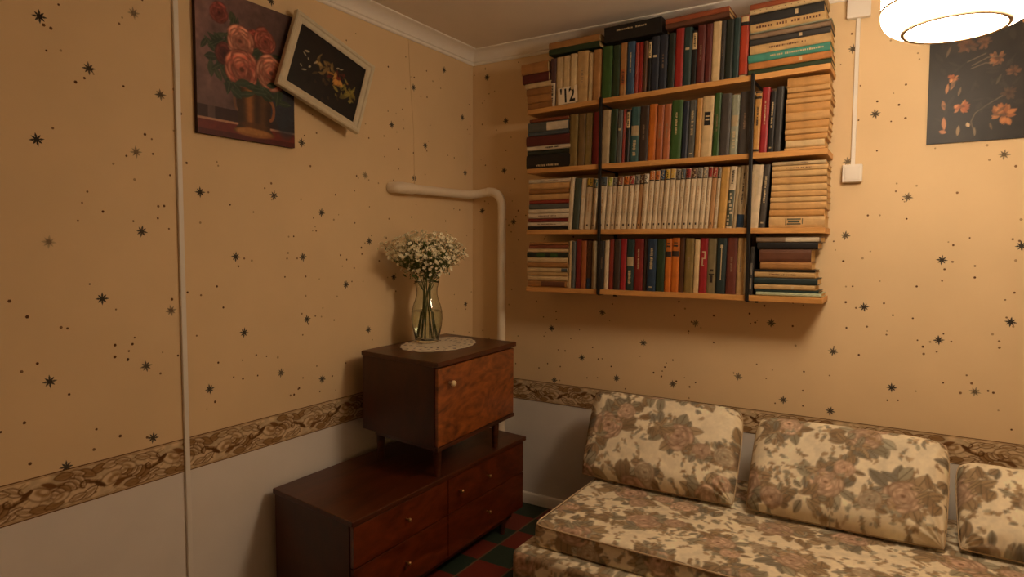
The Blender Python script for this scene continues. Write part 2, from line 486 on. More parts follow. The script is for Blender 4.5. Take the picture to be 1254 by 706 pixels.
# scrolling acanthus border strip
def border_canvas():
    W, H = 196, 58
    c = Canvas(W, H, (210, 186, 148), wrap=True)
    c.mottle(.05, (16, 6))
    dk, md, lt, sh = (88, 54, 24), (140, 104, 64), (228, 206, 170), (166, 132, 90)
    rn = random.Random(2)
    def arc(cx, cy, r0, r1, a0, a1, wd, col, al=1):
        t = np.linspace(0, 1, 22); a = a0 + (a1 - a0) * t; r = r0 + (r1 - r0) * t
        c.line(np.stack([cx + np.cos(a) * r, cy + np.sin(a) * r * .8], 1), wd, col, al)
    # faint background hatching of the leaf ground
    for k in range(90):
        x, y = rn.uniform(0, W), rn.uniform(5, H - 5); a = rn.uniform(-.9, .9)
        c.line(np.array([(x, y), (x + 9 * math.cos(a), y + 9 * math.sin(a))]), 1.3, md if k % 2 else lt, .55)
    def lobe(x, y, ln, wd, an):
        c.leaf(x, y, ln + 2, wd + 1.6, an, dk, alpha=.75)
        c.leaf(x, y, ln, wd, an, lt if rn.random() < .6 else sh, alpha=.95)
        for q in (-.5, 0, .5):
            c.line(np.array([(x - ln * .7 * math.cos(an) - q * wd * math.sin(an) * .4, y - ln * .7 * math.sin(an) + q * wd * math.cos(an) * .4), (x + ln * .8 * math.cos(an) - q * wd * math.sin(an), y + ln * .8 * math.sin(an) + q * wd * math.cos(an))]), 1.1, md, .8)
    def crescent(x, y, rx, ry, an, ox, oy, fill):
        c.ell(x, y, rx + 1.3, ry + 1.3, an, dk, .7, 1.5); c.ell(x, y, rx, ry, an, fill, 1, 2)
        c.ell(x + ox, y + oy, rx * .66, ry * .62, an, sh, .9, 2); c.ell(x + ox * 1.3, y + oy * 1.3, rx * .45, ry * .42, an, md, .6, 2)
        c.ell(x + ox * 1.6, y + oy * 1.6, rx * .40, ry * .34, an, fill, .9, 2)
    for s in range(2):
        x0 = s * 98
        up = 1 if s == 0 else -1
        f = (lambda y: y) if s == 0 else (lambda y: H - y)
        for (dx, y, ln, wd, an) in ((8, 44, 13, 5, .5), (24, 47, 13, 5, .2), (40, 48, 12, 5, 0), (90, 12, 13, 5, .3), (72, 10, 13, 5, .1), (54, 10, 12, 4, -.1), (6, 14, 13, 5, -.5), (22, 12, 12, 4, -.2)):
            lobe(x0 + dx, f(y), ln, wd, an * up)
        t = np.linspace(-4, 102, 44)
        c.line(np.stack([x0 + t, 29 + up * 8 * np.sin(t / 98 * math.pi)], 1), 5.0, dk, .75)
        c.line(np.stack([x0 + t, 27.5 + up * 8 * np.sin(t / 98 * math.pi)], 1), 2.2, sh, .9)
        # feathered leaf running into the scroll
        for k in range(6):
            lobe(x0 + 18 + k * 7, f(36 - k * 2.2), 11 - k * .6, 4.6, (.9 - k * .12) * up)
        crescent(x0 + 72, f(31), 16, 8.5, .35 * up, -4, 1.5 * up, (222, 198, 160))
        for q in range(4): arc(x0 + 70, f(31), 14 - q * 3, 12 - q * 3, (2.6 + q * .2) * up, (4.9 - q * .1) * up, 1.2, md, .7)
        c.leaf(x0 + 88, f(36), 10, 3.4, -.5 * up, dk, alpha=.9); c.leaf(x0 + 60, f(41), 11, 3.6, .35 * up, (112, 74, 38), alpha=.9)
        crescent(x0 + 44, f(19), 11, 5, -.4 * up, 3, 1 * up, (218, 194, 156))
        arc(x0 + 92, f(44), 10, 4, -2.8 * up, .8 * up, 2.0, dk, .85); arc(x0 + 12, f(27), 10, 4, 2.4 * up, -1.4 * up, 2.2, dk, .9)
    c.rect(0, W, 0, 2, (98, 62, 30)); c.rect(0, W, 3, 4, (150, 110, 66), .7)
    c.rect(0, W, H - 2, H, (98, 62, 30)); c.rect(0, W, H - 4, H - 3, (150, 110, 66), .7)
    return c
BORDER = border_canvas()
def border_strip(length, z0, z1, place, flip, parent, phase):
    nx = int(length / .0023); nz = 52
    s = np.linspace(0, length, nx); z = np.linspace(z0, z1, nz)
    Sg, Zg = np.meshgrid(s, z)
    u = (Sg + phase) / .39 * BORDER.w
    v = (1 - (Zg - z0) / (z1 - z0)) * (BORDER.h - 1)
    v = np.clip(v, 0, BORDER.h - 1.001)
    cols = BORDER.sample(u, v)
    P = place(Sg, Zg)
    np_mesh('border_strip', P.reshape(-1, 3), grid_faces(nx, nz, flip=flip), m_print, parent, cols=cols.reshape(-1, 3), smooth=False)
border_strip(3.5, LB0, LB1, lambda s, z: np.stack([np.full_like(s, .0012), -s, z], -1), True, wall_left, .13)
border_strip(3.45, RB0, RB1, lambda s, z: np.stack([s, np.full_like(s, -.0012), z], -1), False, wall_back, .0)

MB().tube([(.0012, -.543, 2.40), (.0012, -.53, 2.2), (.0012, -.505, 1.95), (.0012, -.503, 1.70)], .0022, 8).build('papered_cable', m_paper, wall_left, smooth=True)

# baseboards and ceiling cornice
def molding(name, prof, along, a0, a1, label, miter=True):
    mb = MB()
    n = len(prof)
    for end in (a0, a1):
        for (d, z) in prof:
            e = end
            if end == a0 and miter: e = -d if along == 'y' else d
            mb.v.append((d, e, z) if along == 'y' else (e, -d, z))
    for i in range(n):
        j = (i + 1) % n
        mb.f.append((i, j, n + j, n + i))
    mb.f.append(tuple(range(n))); mb.f.append(tuple(range(2 * n - 1, n - 1, -1)))
    o = mb.build(name, m_trim, smooth='auto', angle=25)
    return tag(o, label, kind='structure')
base_prof = [(0, 0), (.016, 0), (.016, .046), (.013, .054), (.006, .058), (0, .058)]
molding('baseboard_left', base_prof, 'y', 0, YF, 'low white baseboard behind the chest of drawers')
molding('baseboard_back', base_prof, 'x', 0, XR, 'low white baseboard beside the sofa')
cz = 2.398
corn = [(0, cz), (.007, cz), (.010, cz + .004), (.010, cz + .010), (.0065, cz + .013), (.009, cz + .0165), (.0135, cz + .0185)]
for k in range(7):
    w = k / 6 * math.pi / 2
    corn.append((.0135 + .052 * (1 - math.cos(w)), cz + .0185 + .044 * math.sin(w)))
corn += [(.069, cz + .0645), (.069, CEIL), (0, CEIL)]
molding('trim_1', corn, 'y', 0, YF, 'white cove cornice along the wall with the pictures')
molding('trim_2', corn, 'x', 0, XR, 'white cove cornice along the wall with the bookshelves')

# ------------------------------------------------------------------ pendant lamp (the light of the room)
m_rim = mat('lamp_rim', (196, 164, 128), .6, .03, 20)
def pendant_lamp(cx, cy, z0, power, label):
    m_df = emit('lit_diffuser', LAMP_COLOR, power[0])
    m_sh = emit('lit_shade_fabric', LAMP_COLOR, power[1])
    root = empty('pendant_lamp', (cx, cy, z0))
    tag(root, label, 'lamp')
    prof = []
    ro, ri, h = .163, .112, .215
    prof.append((ri, .002))
    for k in range(8):
        w = k / 7 * math.pi / 2
        prof.append((ri + .004 + (ro - ri - .004) * math.sin(w), .006 + .042 * (1 - math.cos(w))))
    prof += [(ro, .12), (ro, h - .03), (ro - .012, h - .01), (ri, h), (ri - .003, h - .002), (ro - .016, h - .014), (ro - .004, h - .034), (ro - .004, .056), (ri + .012, .012), (ri - .002, .006)]
    mb = MB(); mb.lathe(prof, 64, caps=False)
    mb.build('shade', m_sh, root, smooth=True)
    MB().lathe([(ri - .004, .0), (ri + .003, -.0015), (ri + .006, .003), (ri + .004, .008), (ri - .004, .006), (ri - .004, 0)], 64, caps=False).build('rim', m_rim, root, smooth=True)
    MB().lathe([(ro, .058), (ro + .0030, .0590), (ro + .0030, .0630), (ro, .0640), (ro, .058)], 64, caps=False).build('seam', m_rim, root, smooth=True)
    MB().lathe([(.0005, .007), (ri * .5, .006), (ri - .003, .0045), (ri - .003, .008), (.0005, .010)], 48).build('diffuser', m_df, root, smooth=True)
    MB().lathe([(.024, h - .006), (ri - .008, h - .006), (ri - .008, h - .010), (.024, h - .010), (.024, h - .006)], 48, caps=False).build('top_diffuser', m_plastic, root)
    MB().lathe([(.018, h - .04), (.022, h - .03), (.022, h + .03), (.010, h + .05), (.004, h + .06)], 20).build('socket', m_plastic, root, smooth='auto')
    for k in range(3):
        w = k * 2 * math.pi / 3
        MB().tube([(.02 * math.cos(w), .02 * math.sin(w), h - .012), ((ri + .004) * math.cos(w), (ri + .004) * math.sin(w), h - .004)], .002, 8).build('spoke', m_rim, root)
    MB().tube([(0, 0, h + .05), (0, 0, CEIL - z0 - .02)], .0035, 8).build('cord', m_plastic, root)
    MB().lathe([(.01, CEIL - z0 - .045), (.03, CEIL - z0 - .035), (.045, CEIL - z0 - .008), (.045, CEIL - z0)], 24).build('ceiling_cup', m_plastic, root, smooth='auto')
pendant_lamp(2.181, -1.005, 1.945, LAMP_POWER, 'lit round white fabric pendant lamp hanging in front of the dark flower painting')

# ------------------------------------------------------------------ electrics and pipe
o = MB().box(0.0006, .0115, -1.7255, -1.7085, 0, 2.398).build('cable_duct', m_plastic, bevel=.0015)
tag(o, 'narrow white cable duct running up the wall beside the rose painting', 'cable duct')

def switch():
    root = empty('light_switch', (1.8965, 0, 1.7025))
    tag(root, 'square white light switch at the foot of a cable duct', 'switch')
    MB().box(-.036, .036, -.026, -.0006, -.036, .036).build('housing', m_plastic, root, bevel=.004, segs=3)
    MB().box(-.035, .035, -.031, -.026, -.0345, .0345).build('frame_plate', m_plastic, root, bevel=.002)
    mb = MB(); mb.hexa([(-.026, -.034, -.027), (.026, -.034, -.027), (.026, -.030, -.027), (-.026, -.030, -.027)],
                       [(-.026, -.0375, .027), (.026, -.0375, .027), (.026, -.030, .027), (-.026, -.030, .027)])
    mb.build('rocker', m_plastic, root, bevel=.001)
    MB().lathe([(.0022, .0), (.0022, .0012)], 10, (0, -.0355, .0215), 'y').build('indicator', mat('switch_indicator', (90, 80, 72), .4), root)
switch()
o = MB().box(1.889, 1.904, -.011, -.0006, 1.7385, 2.321).build('cable_duct', m_plastic, bevel=.0015)
tag(o, 'short white cable duct between the light switch and the junction box', 'cable duct')
jb = empty('junction_box', (1.899, 0, 2.318)); tag(jb, 'white junction box under the cornice above the light switch', 'junction box')
MB().box(-.04, .04, -.030, -.0006, 0, .080).build('body', m_plastic, jb, bevel=.003)
MB().box(-.042, .042, -.037, -.030, -.002, .0795).build('cover', m_plastic, jb, bevel=.002)

def pipe():
    root = empty('heating_pipe', (.235, -.06, 0))
    tag(root, 'thick white heating pipe bending down in the corner behind the flowers', 'pipe')
    m_pipe = mat('painted_pipe', (238, 222, 196), .4, .03, 12, bump=.06)
    off = Vector((.235, -.06, 0))
    P = lambda *a: tuple(Vector(a) - off)
    pts = [P(.052, -.635, 1.6745), P(.052, -.40, 1.676), P(.052, -.15, 1.679), P(.056, -.108, 1.680), P(.075, -.075, 1.684), P(.11, -.062, 1.690), P(.150, -.060, 1.6945)]
    MB().tube(pts, .0225, 20).build('horizontal_run', m_pipe, root, smooth='auto', angle=60)
    el = [P(.148, -.06, 1.6945)]
    for k in range(9):
        w = k / 8 * math.pi / 2
        el.append(P(.158 + .077 * math.sin(w), -.06, 1.6175 + .077 * math.cos(w)))
    el.append(P(.235, -.06, 1.605))
    MB().tube(el, .0232, 20).build('elbow', m_pipe, root, smooth='auto', angle=60)
    MB().tube([P(.235, -.06, 1.61), P(.235, -.06, 0.0)], .0222, 20).build('riser', m_pipe, root, smooth='auto', angle=60)
    MB().tube([P(.142, -.06, 1.6938), P(.154, -.06, 1.6945)], .0245, 20).build('coupling', m_pipe, root, smooth='auto', angle=60)
    MB().tube([P(.235, -.06, 1.600), P(.235, -.06, 1.612)], .0242, 20).build('coupling', m_pipe, root, smooth='auto', angle=60)
    MB().tube([P(.052, -.56, 1.6748), P(.051, -.575, 1.6748), P(.049, -.65, 1.6744), P(.043, -.672, 1.674), P(.036, -.682, 1.674), P(.0045, -.684, 1.674)],
              [.0225, .0262, .0268, .0262, .0255, .025], 20).build('end_bend', m_pipe, root, smooth='auto', angle=60)
pipe()

# ------------------------------------------------------------------ chest of drawers and bedside cabinet
m_dark = wood('dark_red_wood', (46, 20, 8), (84, 40, 16), 2.2, (3, 1, 6), .30, 2.0, .35)
m_top = wood('dark_top_wood', (54, 21, 6), (86, 38, 11), 2.0, (6, 1, 3), .38, 1.5, .10)
m_side = wood('dark_side_wood', (52, 20, 4), (76, 33, 7), 2.0, (2, 2, 1), .42, 1.5, .08)
m_front = wood('drawer_veneer', (66, 24, 9), (112, 48, 19), 2.4, (1, 1.2, 3.2), .28, 3.0, .4)
m_flame = wood('flame_veneer_door', (88, 42, 14), (158, 86, 34), 2.6, (1, 1.1, 2.4), .3, 5.0, .4)
m_brass = mat('worn_brass', (176, 140, 92), .3, .08, 60, metal=.9)
m_ivory = mat('ivory_knob', (226, 205, 160), .3, .03, 40, coat=.3)

class Frame:
    """plan coordinates: s along the front edge, d from the front towards the wall"""
    def __init__(self, fl, fr, ed):
        self.o = Vector((fl[0], fl[1], 0))
        e = Vector((fr[0] - fl[0], fr[1] - fl[1], 0)); self.L = e.length; self.es = e / self.L
        e = Vector((ed[0], ed[1], 0)); self.D = e.length; self.ed = e / self.D
    def p(self, s, d, z): return tuple(self.es * s + self.ed * d + Vector((0, 0, z)))
    def box(self, mb, s0, s1, d0, d1, z0, z1):
        q = [(s0, d0), (s1, d0), (s1, d1), (s0, d1)]
        return mb.hexa([self.p(s, d, z0) for s, d in q], [self.p(s, d, z1) for s, d in q])
    def leg(self, s, d, z0, z1, r0, r1, splay=(0, 0)):
        a = self.p(s, d, z1); b = self.p(s + splay[0], d + splay[1], z0)
        return MB().tube([b, a], [r0, r1], 14)

def knob(fr, s, z, d, material, rad, parent, stem=.016):
    """turned knob sticking out of the front"""
    base = Vector(fr.p(s, d, z)); out = -fr.ed
    prof = [(0, .35), (stem * .5, .30), (stem, .38), (stem + rad * .35, .85), (stem + rad * .9, 1.0), (stem + rad * 1.4, .8), (stem + rad * 1.7, .3)]
    mb = MB()
    mb.tube([base + out * t for t, _ in prof], [rad * q for _, q in prof], 14)
    mb.build('knob', material, parent, smooth='auto', angle=50)

def dresser():
    F = Frame((.5315, -1.4576), (.5223, -.2753), (-.4877, .0576))
    H, zb = .46, .092
    root = empty('chest_of_drawers', (F.o.x, F.o.y, 0))
    tag(root, 'low dark red wooden chest of drawers carrying a small cabinet', 'dresser')
    mb = MB(); F.box(mb, 0, F.L, 0, F.D, H - .020, H); mb.build('top', m_top, root, bevel=.003)
    mb = MB(); F.box(mb, .010, F.L - .010, .030, F.D, zb, H - .020); mb.build('body', m_side, root, bevel=.002)
    mid = .552
    for (s0, s1, kn) in ((.014, mid - .002, ((.288,), (.284,))), (mid + .002, F.L - .014, ((.628 - .0, .842), (.842,)))):
        zt, zm, zl = H - .026, .283, zb + .012
        for (z0, z1, ks) in ((zm + .002, zt, kn[0]), (zl, zm - .002, kn[1])):
            mb = MB(); F.box(mb, s0, s1, .010, .030, z0, z1); dr = mb.build('drawer', m_front, root, bevel=.002)
            for s in ks:
                knob(F, s, (z0 + z1) / 2 + .006, .010, m_brass, .0085, dr, .013)
    mb = MB(); F.box(mb, .280, .288, .0085, .0102, .168, .182); mb.build('keyhole', m_brass, root, bevel=.001)
    for s, d in ((.06, .06), (F.L - .135, .06), (.06, F.D - .05), (F.L - .10, F.D - .05)):
        F.leg(s, d, 0, zb + .002, .013, .021).build('leg', m_dark, root, smooth='auto')
    mb = MB(); F.box(mb, .04, F.L - .07, .045, F.D - .03, zb - .028, zb + .001); mb.build('underframe', m_dark, root)
dresser()

def cabinet():
    F = Frame((.5648, -1.0331), (.5277, -.3835), (-.468, .0594))
    H, zb, z0 = .945, .600, .46
    root = empty('bedside_cabinet', (F.o.x, F.o.y, 0))
    tag(root, 'small wooden cabinet with flame-grained door standing on the chest of drawers', 'cabinet')
    mb = MB(); F.box(mb, 0, F.L, 0, F.D, H - .020, H); mb.build('top', m_top, root, bevel=.003)
    mb = MB(); F.box(mb, .008, F.L - .010, .026, F.D, zb, H - .020); mb.build('body', m_side, root, bevel=.002)
    mb = MB(); F.box(mb, .012, F.L - .014, .008, .026, zb + .006, H - .027); dr = mb.build('door', m_flame, root, bevel=.0025)
    knob(F, .092, .851, .008, m_ivory, .0125, dr, .012)
    mb = MB(); F.box(mb, .006, F.L - .008, .006, .026, zb - .012, zb + .004); mb.build('bottom_rail', m_dark, root, bevel=.002)
    mb = MB(); F.box(mb, .05, F.L - .09, .05, F.D - .04, zb - .03, zb + .001); mb.build('underframe', m_dark, root)
    for s, d in ((.072, .062), (F.L - .125, .05), (.072, F.D - .055), (F.L - .125, F.D - .055)):
        F.leg(s, d, z0, zb + .002, .013, .020).build('leg', m_dark, root, smooth='auto')
cabinet()

# ------------------------------------------------------------------ sofa fabric
def fabric_canvas():
    W, Hh = 460, 380            # 2.5 mm per pixel
    c = Canvas(W, Hh, (198, 178, 150), wrap=True)
    c.mottle(.02, (40, 10))
    rn = random.Random(3)
    def j(col, a=10): 
        k = rn.uniform(-a, a); return (col[0] + k, col[1] + k, col[2] + k)
    pinks = [(176, 138, 114), (164, 128, 106), (186, 150, 124), (154, 122, 100)]
    browns = [(138, 110, 80), (124, 98, 72), (152, 124, 92), (132, 102, 74)]
    greys = [(128, 116, 96), (112, 102, 88), (142, 130, 108)]
    def sprig(x, y, a, ln):
        t = np.linspace(0, 1, 9); bend = rn.uniform(-.7, .7)
        px = x + np.cos(a + bend * t) * ln * t; py = y + np.sin(a + bend * t) * ln * t
        c.line(np.stack([px, py], 1), 1.2, j(browns[1]), .8)
        for k in range(2, 9, 1):
            sd = 1 if k % 2 else -1
            c.leaf(px[k] + rn.uniform(-1, 1), py[k] + rn.uniform(-1, 1) , rn.uniform(2.5, 5.5), rn.uniform(1.2, 2.4), a + bend * t[k] + sd * rn.uniform(.6, 1.1), j(rn.choice(browns + greys)), alpha=.8)
    def rose(x, y, r, base):
        for ring, n in ((1.0, 8), (.72, 6), (.48, 5), (.26, 3)):
            w0 = rn.uniform(0, 6.28)
            for k in range(n):
                w = w0 + (k + rn.uniform(-.25, .25)) / n * 6.283
                q = r * ring * .62 * rn.uniform(.85, 1.15)
                px, py = x + math.cos(w) * q, y + math.sin(w) * q * .88
                sz = r * (.20 + .26 * ring) * rn.uniform(.8, 1.15)
                sh = rn.uniform(.82, 1.08)
                c.ell(px, py, sz * .78, sz * 1.02, w, j((118, 90, 70)), .8, 1.5)
                c.ell(px - math.cos(w) * sz * .08, py - math.sin(w) * sz * .08, sz * .66, sz * .90, w, tuple(q_ * sh for q_ in base), .9, 2.5)
                c.ell(px + math.cos(w) * sz * .38, py + math.sin(w) * sz * .38, sz * .18, sz * .55, w, j((206, 178, 146)), .45, 3)
        c.ell(x, y, r * .12, r * .09, .3, j((112, 82, 62)), .9)
    def leaves(x, y, r, n):
        for k in range(n):
            w = rn.uniform(0, 6.283); q = r * rn.uniform(.7, 1.25)
            col = rn.choice(greys + browns); ang_ = w + rn.uniform(-.6, .6); ln_ = r * rn.uniform(.30, .55); wd_ = r * rn.uniform(.16, .28)
            c.leaf(x + math.cos(w) * q, y + math.sin(w) * q * .85, ln_ + 1.3, wd_ + 1.2, ang_, (92, 76, 58), alpha=.55)
            c.leaf(x + math.cos(w) * q, y + math.sin(w) * q * .85, ln_, wd_, ang_, j(col), (84, 70, 52), .85)
    # small all-over sprigs
    for k in range(210):
        sprig(rn.uniform(0, W), rn.uniform(0, Hh), rn.uniform(0, 6.28), rn.uniform(12, 26))
    for k in range(330):
        x, y = rn.uniform(0, W), rn.uniform(0, Hh)
        for q in range(3):
            c.leaf(x + rn.uniform(-4, 4), y + rn.uniform(-4, 4), rn.uniform(2.5, 6), rn.uniform(1.4, 3), rn.uniform(0, 6.28), j(rn.choice(browns + greys)), alpha=.75)
    # rose bouquets on a loose lattice
    k = 0
    for iy in range(4):
        for ix in range(4):
            x = ix * 115 + (iy % 2) * 57 + rn.uniform(-14, 14); y = iy * 95 + rn.uniform(-12, 12)
            r = rn.uniform(23, 31)
            leaves(x, y, r * 1.25, 16)
            rose(x, y, r, pinks[k % 4])
            dx, dy = rn.choice(((1, .5), (-1, .4), (.6, -.8), (-.7, -.7)))
            leaves(x + dx * r * 1.6, y + dy * r * 1.4, r * .7, 9)
            rose(x + dx * r * 1.55, y + dy * r * 1.35, r * .62, pinks[(k + 2) % 4] if k % 3 else (146, 132, 108))
            leaves(x - dx * r * 1.5, y - dy * r * 1.2, r * .8, 11)
            for q in range(3): sprig(x + rn.uniform(-r, r), y + rn.uniform(-r, r), rn.uniform(0, 6.28), 28)
            k += 1
    c.mottle(.018, (12, 3))
    b_ = np.array((198, 178, 150.))
    c.a = b_ + (c.a - b_) * .95
    l = lin(c.a) * np.array((1.40, 1.56, 1.66))
    c.a = np.clip(np.where(l <= .0031308, l * 12.92, 1.055 * l ** (1 / 2.4) - .055), 0, .93) * 255
    return c
FAB = fabric_canvas()
m_fabric = printed('floral_upholstery', .9, .25, .15)
m_piping = mat('upholstery_piping', (190, 166, 132), .9, .12, 60)

def fab(u, v): return FAB.sample(np.asarray(u) / .0025, np.asarray(v) / .0025)

def wob(a, b, seed, sc):
    r = np.random.default_rng(seed); out = np.zeros_like(a)
    for k in range(6):
        f = sc * (1 + k * .7); th = r.uniform(0, 6.28)
        out += np.sin(f * (a * math.cos(th) + b * math.sin(th)) + r.uniform(0, 6.28)) / (1 + k)
    return out

def soft_block(name, lo, hi, rad, step, uvoff, parent, sag=0.0, seed=1):
    """upholstered slab with rounded edges, print continuous over the front edge"""
    lo = np.array(lo); hi = np.array(hi); half = (hi - lo) / 2; cen = (hi + lo) / 2
    V, Q, Cc = [], [], []; off = 0
    for ax in range(3):
        for sg in (-1, 1):
            if ax == 2 and sg < 0: stp = .05
            elif ax == 1 and sg > 0: stp = .05
            else: stp = step
            a, b = [(1, 2), (0, 2), (0, 1)][ax]
            na = max(8, int(2 * half[a] / stp)); nb = max(8, int(2 * half[b] / stp))
            A, B = np.meshgrid(np.linspace(-1, 1, na), np.linspace(-1, 1, nb))
            P = np.zeros(A.shape + (3,)); P[..., a] = A * half[a]; P[..., b] = B * half[b]; P[..., ax] = sg * half[ax]
            q = np.clip(P, -(half - rad), half - rad)
            d = P - q; n = np.linalg.norm(d, axis=-1, keepdims=True)
            P2 = q + d / np.maximum(n, 1e-9) * rad
            W = P2 + cen
            x, y, z = W[..., 0], W[..., 1], W[..., 2]
            u = x.copy(); v = y.copy()
            if ax == 1: v = lo[1] - (hi[2] - z) if sg < 0 else hi[1] + (hi[2] - z)
            if ax == 0: u = (lo[0] - (hi[2] - z)) if sg < 0 else (hi[0] + (hi[2] - z))
            Cc.append(fab(u + uvoff[0], v + uvoff[1]).reshape(-1, 3))
            if sag:
                dz = wob(x, y, seed, 7) * sag
                W[..., 2] += dz * (P2[..., 2] > 0)
                if ax != 2: W[..., ax] += sg * wob(x + y, z, seed + 1, 9) * sag * .6
            V.append(W.reshape(-1, 3))
            flip = (sg < 0) ^ (ax == 1)
            Q.append(grid_faces(na, nb, off, flip)); off += na * nb
    return np_mesh(name, np.concatenate(V), np.concatenate(Q), m_fabric, parent, cols=np.concatenate(Cc))

def sofa():
    x0, x1 = .935, 2.98
    root = empty('sofa', (0, 0, 0))
    tag(root, 'low sofa in cream fabric with brown and pink floral print', 'sofa')
    soft_block('base', (x0 - .058, -.992, .055), (x1, -.020, .268), .028, .006, (.2, .1), root, .0012, 5)
    soft_block('seat_mattress', (x0, -.930, .262), (x1, -.022, .362), .030, .0042, (.31, .47), root, .0022, 9)
    # piping along the upper front and end edges of the mattress
    zt = .352
    pts = [(x0 + .002, -.06, zt), (x0 + .0015, -.5, zt), (x0 + .002, -.88, zt), (x0 + .012, -.915, zt), (x0 + .04, -.9275, zt)]
    pts += [(x, -.9282, zt) for x in np.linspace(x0 + .2, x1 - .05, 9)]
    MB().tube(pts, .0035, 6).build('piping', m_piping, root, smooth=True)
    for (x, y) in ((x0 + .05, -.90), (x1 - .1, -.90), (x0 + .05, -.10), (x1 - .1, -.10)):
        MB().tube([(x, y, 0), (x, y, .06)], [.02, .026], 12).build('leg', m_dark, root, smooth='auto')
sofa()

def shape_uv(U, V):
    """soft outline: corners drawn in a little, lower corners keep small ears, edges bow slightly outward"""
    k = np.abs(U) ** 5 * np.abs(V) ** 5
    pull = np.where(V > 0, .050, .012)
    u = U * (1 - pull * k * .7) * (1 + .012 * (1 - V ** 2)); v = V * (1 - pull * k * 1.3) * (1 + .012 * (1 - U ** 2))
    return u, v

def cushion(label, bl, br, tr, tl, T, uv, seed, nose=.0):
    """puffed rectangular cushion; the four corners are seam corners in space"""
    bl, br, tr, tl = [np.array(p, float) for p in (bl, br, tr, tl)]
    wl = np.linalg.norm(br - bl); hl = np.linalg.norm(tl - bl)
    nx, nz = int(wl / .0036), int(hl / .0036)
    su, sv = np.linspace(-1, 1, nx), np.linspace(-1, 1, nz)
    U, V = np.meshgrid(.5 * su + .5 * np.sin(su * math.pi / 2), .5 * sv + .5 * np.sin(sv * math.pi / 2))
    nrm = np.cross(br - bl, tl - bl); nrm /= np.linalg.norm(nrm)          # faces the room (-y, +z)
    if nrm[1] > 0: nrm = -nrm
    Vs, Qs, Cs = [], [], []; off = 0
    ex = (br - bl) / wl; ez = (tl - bl) / hl
    for sg in (1, -1):
        # pinched ears: sides bow inward between the corners
        u, v = shape_uv(U, V)
        a, b = (u + 1) / 2, (v + 1) / 2
        P = ((1 - a) * (1 - b))[..., None] * bl + (a * (1 - b))[..., None] * br + (a * b)[..., None] * tr + ((1 - a) * b)[..., None] * tl
        er = .066
        fu = np.clip((1 - np.abs(U)) * wl / 2 / er, 0, 1); fv = np.clip((1 - np.abs(V)) * hl / 2 / er, 0, 1)
        puff = np.sqrt(1 - (1 - fu) ** 2) * np.sqrt(1 - (1 - fv) ** 2)
        puff = puff * (.74 + .26 * (1 - U ** 2) * (1 - V ** 2))
        t = T / 2 * puff
        # gathers running out of the corners and low waves over the face
        for (cu, cv, am) in ((-1, -1, 1.), (1, -1, 1.2), (-1, 1, .4), (1, 1, .5)):
            du, dv = (U - cu) * wl / 2, (V - cv) * hl / 2
            rr = np.hypot(du, dv); an = np.arctan2(dv, du)
            t = t + am * .0042 * np.sin(an * 17 + seed + 8 * rr) * np.exp(-((rr - .06) / .055) ** 2) * (puff > .05)
        t = t + .0025 * wob(U * wl, V * hl, seed, 14) * puff
        if sg < 0: t = t * np.clip(.25 + .75 * (V + 1) / 1.3, .25, 1)      # the back is squashed flat where it sits
        P = P + nrm * (t * sg)[..., None]
        Vs.append(P.reshape(-1, 3)); Cs.append(fab(U * wl / 2 + uv[0], -V * hl / 2 + uv[1]).reshape(-1, 3))
        Qs.append(grid_faces(nx, nz, off, sg < 0)); off += nx * nz
    root = empty('cushion', tuple((bl + br) / 2)); 
    o = np_mesh('cover', np.concatenate(Vs) - (bl + br) / 2, np.concatenate(Qs), m_fabric, root, cols=np.concatenate(Cs), weld=.00005)
    # seam piping
    e = []
    for k in range(40): e.append((-1 + k / 20, -1))
    for k in range(30): e.append((1, -1 + k / 15))
    for k in range(40): e.append((1 - k / 20, 1))
    for k in range(31): e.append((-1, 1 - k / 15))
    pts = []
    for (uu, vv) in e:
        u, v = shape_uv(np.array(float(uu)), np.array(float(vv)))
        a, b = (u + 1) / 2, (v + 1) / 2
        p = (1 - a) * (1 - b) * bl + a * (1 - b) * br + a * b * tr + (1 - a) * b * tl
        pts.append(tuple(p - (bl + br) / 2))
    MB().tube(pts, .0034, 6, cap=False).build('piping', m_piping, root, smooth=True)
    return tag(root, label, 'cushion', 'floral back cushions on the sofa')
cushion('floral cushion at the corner end of the sofa, next to the bedside cabinet', (.890, -.402, .378), (1.548, -.402, .378), (1.525, -.125, .694), (.832, -.125, .694), .185, (.35, .25), 2)
cushion('floral middle cushion of the sofa, between the two other cushions', (1.600, -.404, .378), (2.246, -.404, .378), (2.258, -.140, .680), (1.590, -.140, .680), .190, (.78, .62), 4)
cushion('floral cushion beyond the middle one, sitting lower than the other two', (2.292, -.372, .380), (2.93, -.372, .380), (2.93, -.115, .602), (2.285, -.115, .605), .170, (.15, .72), 6)

# ------------------------------------------------------------------ pictures
m_canvas = printed('painted_canvas', .45, .15, .35)
m_edge = mat('canvas_edge', (58, 32, 26), .7)

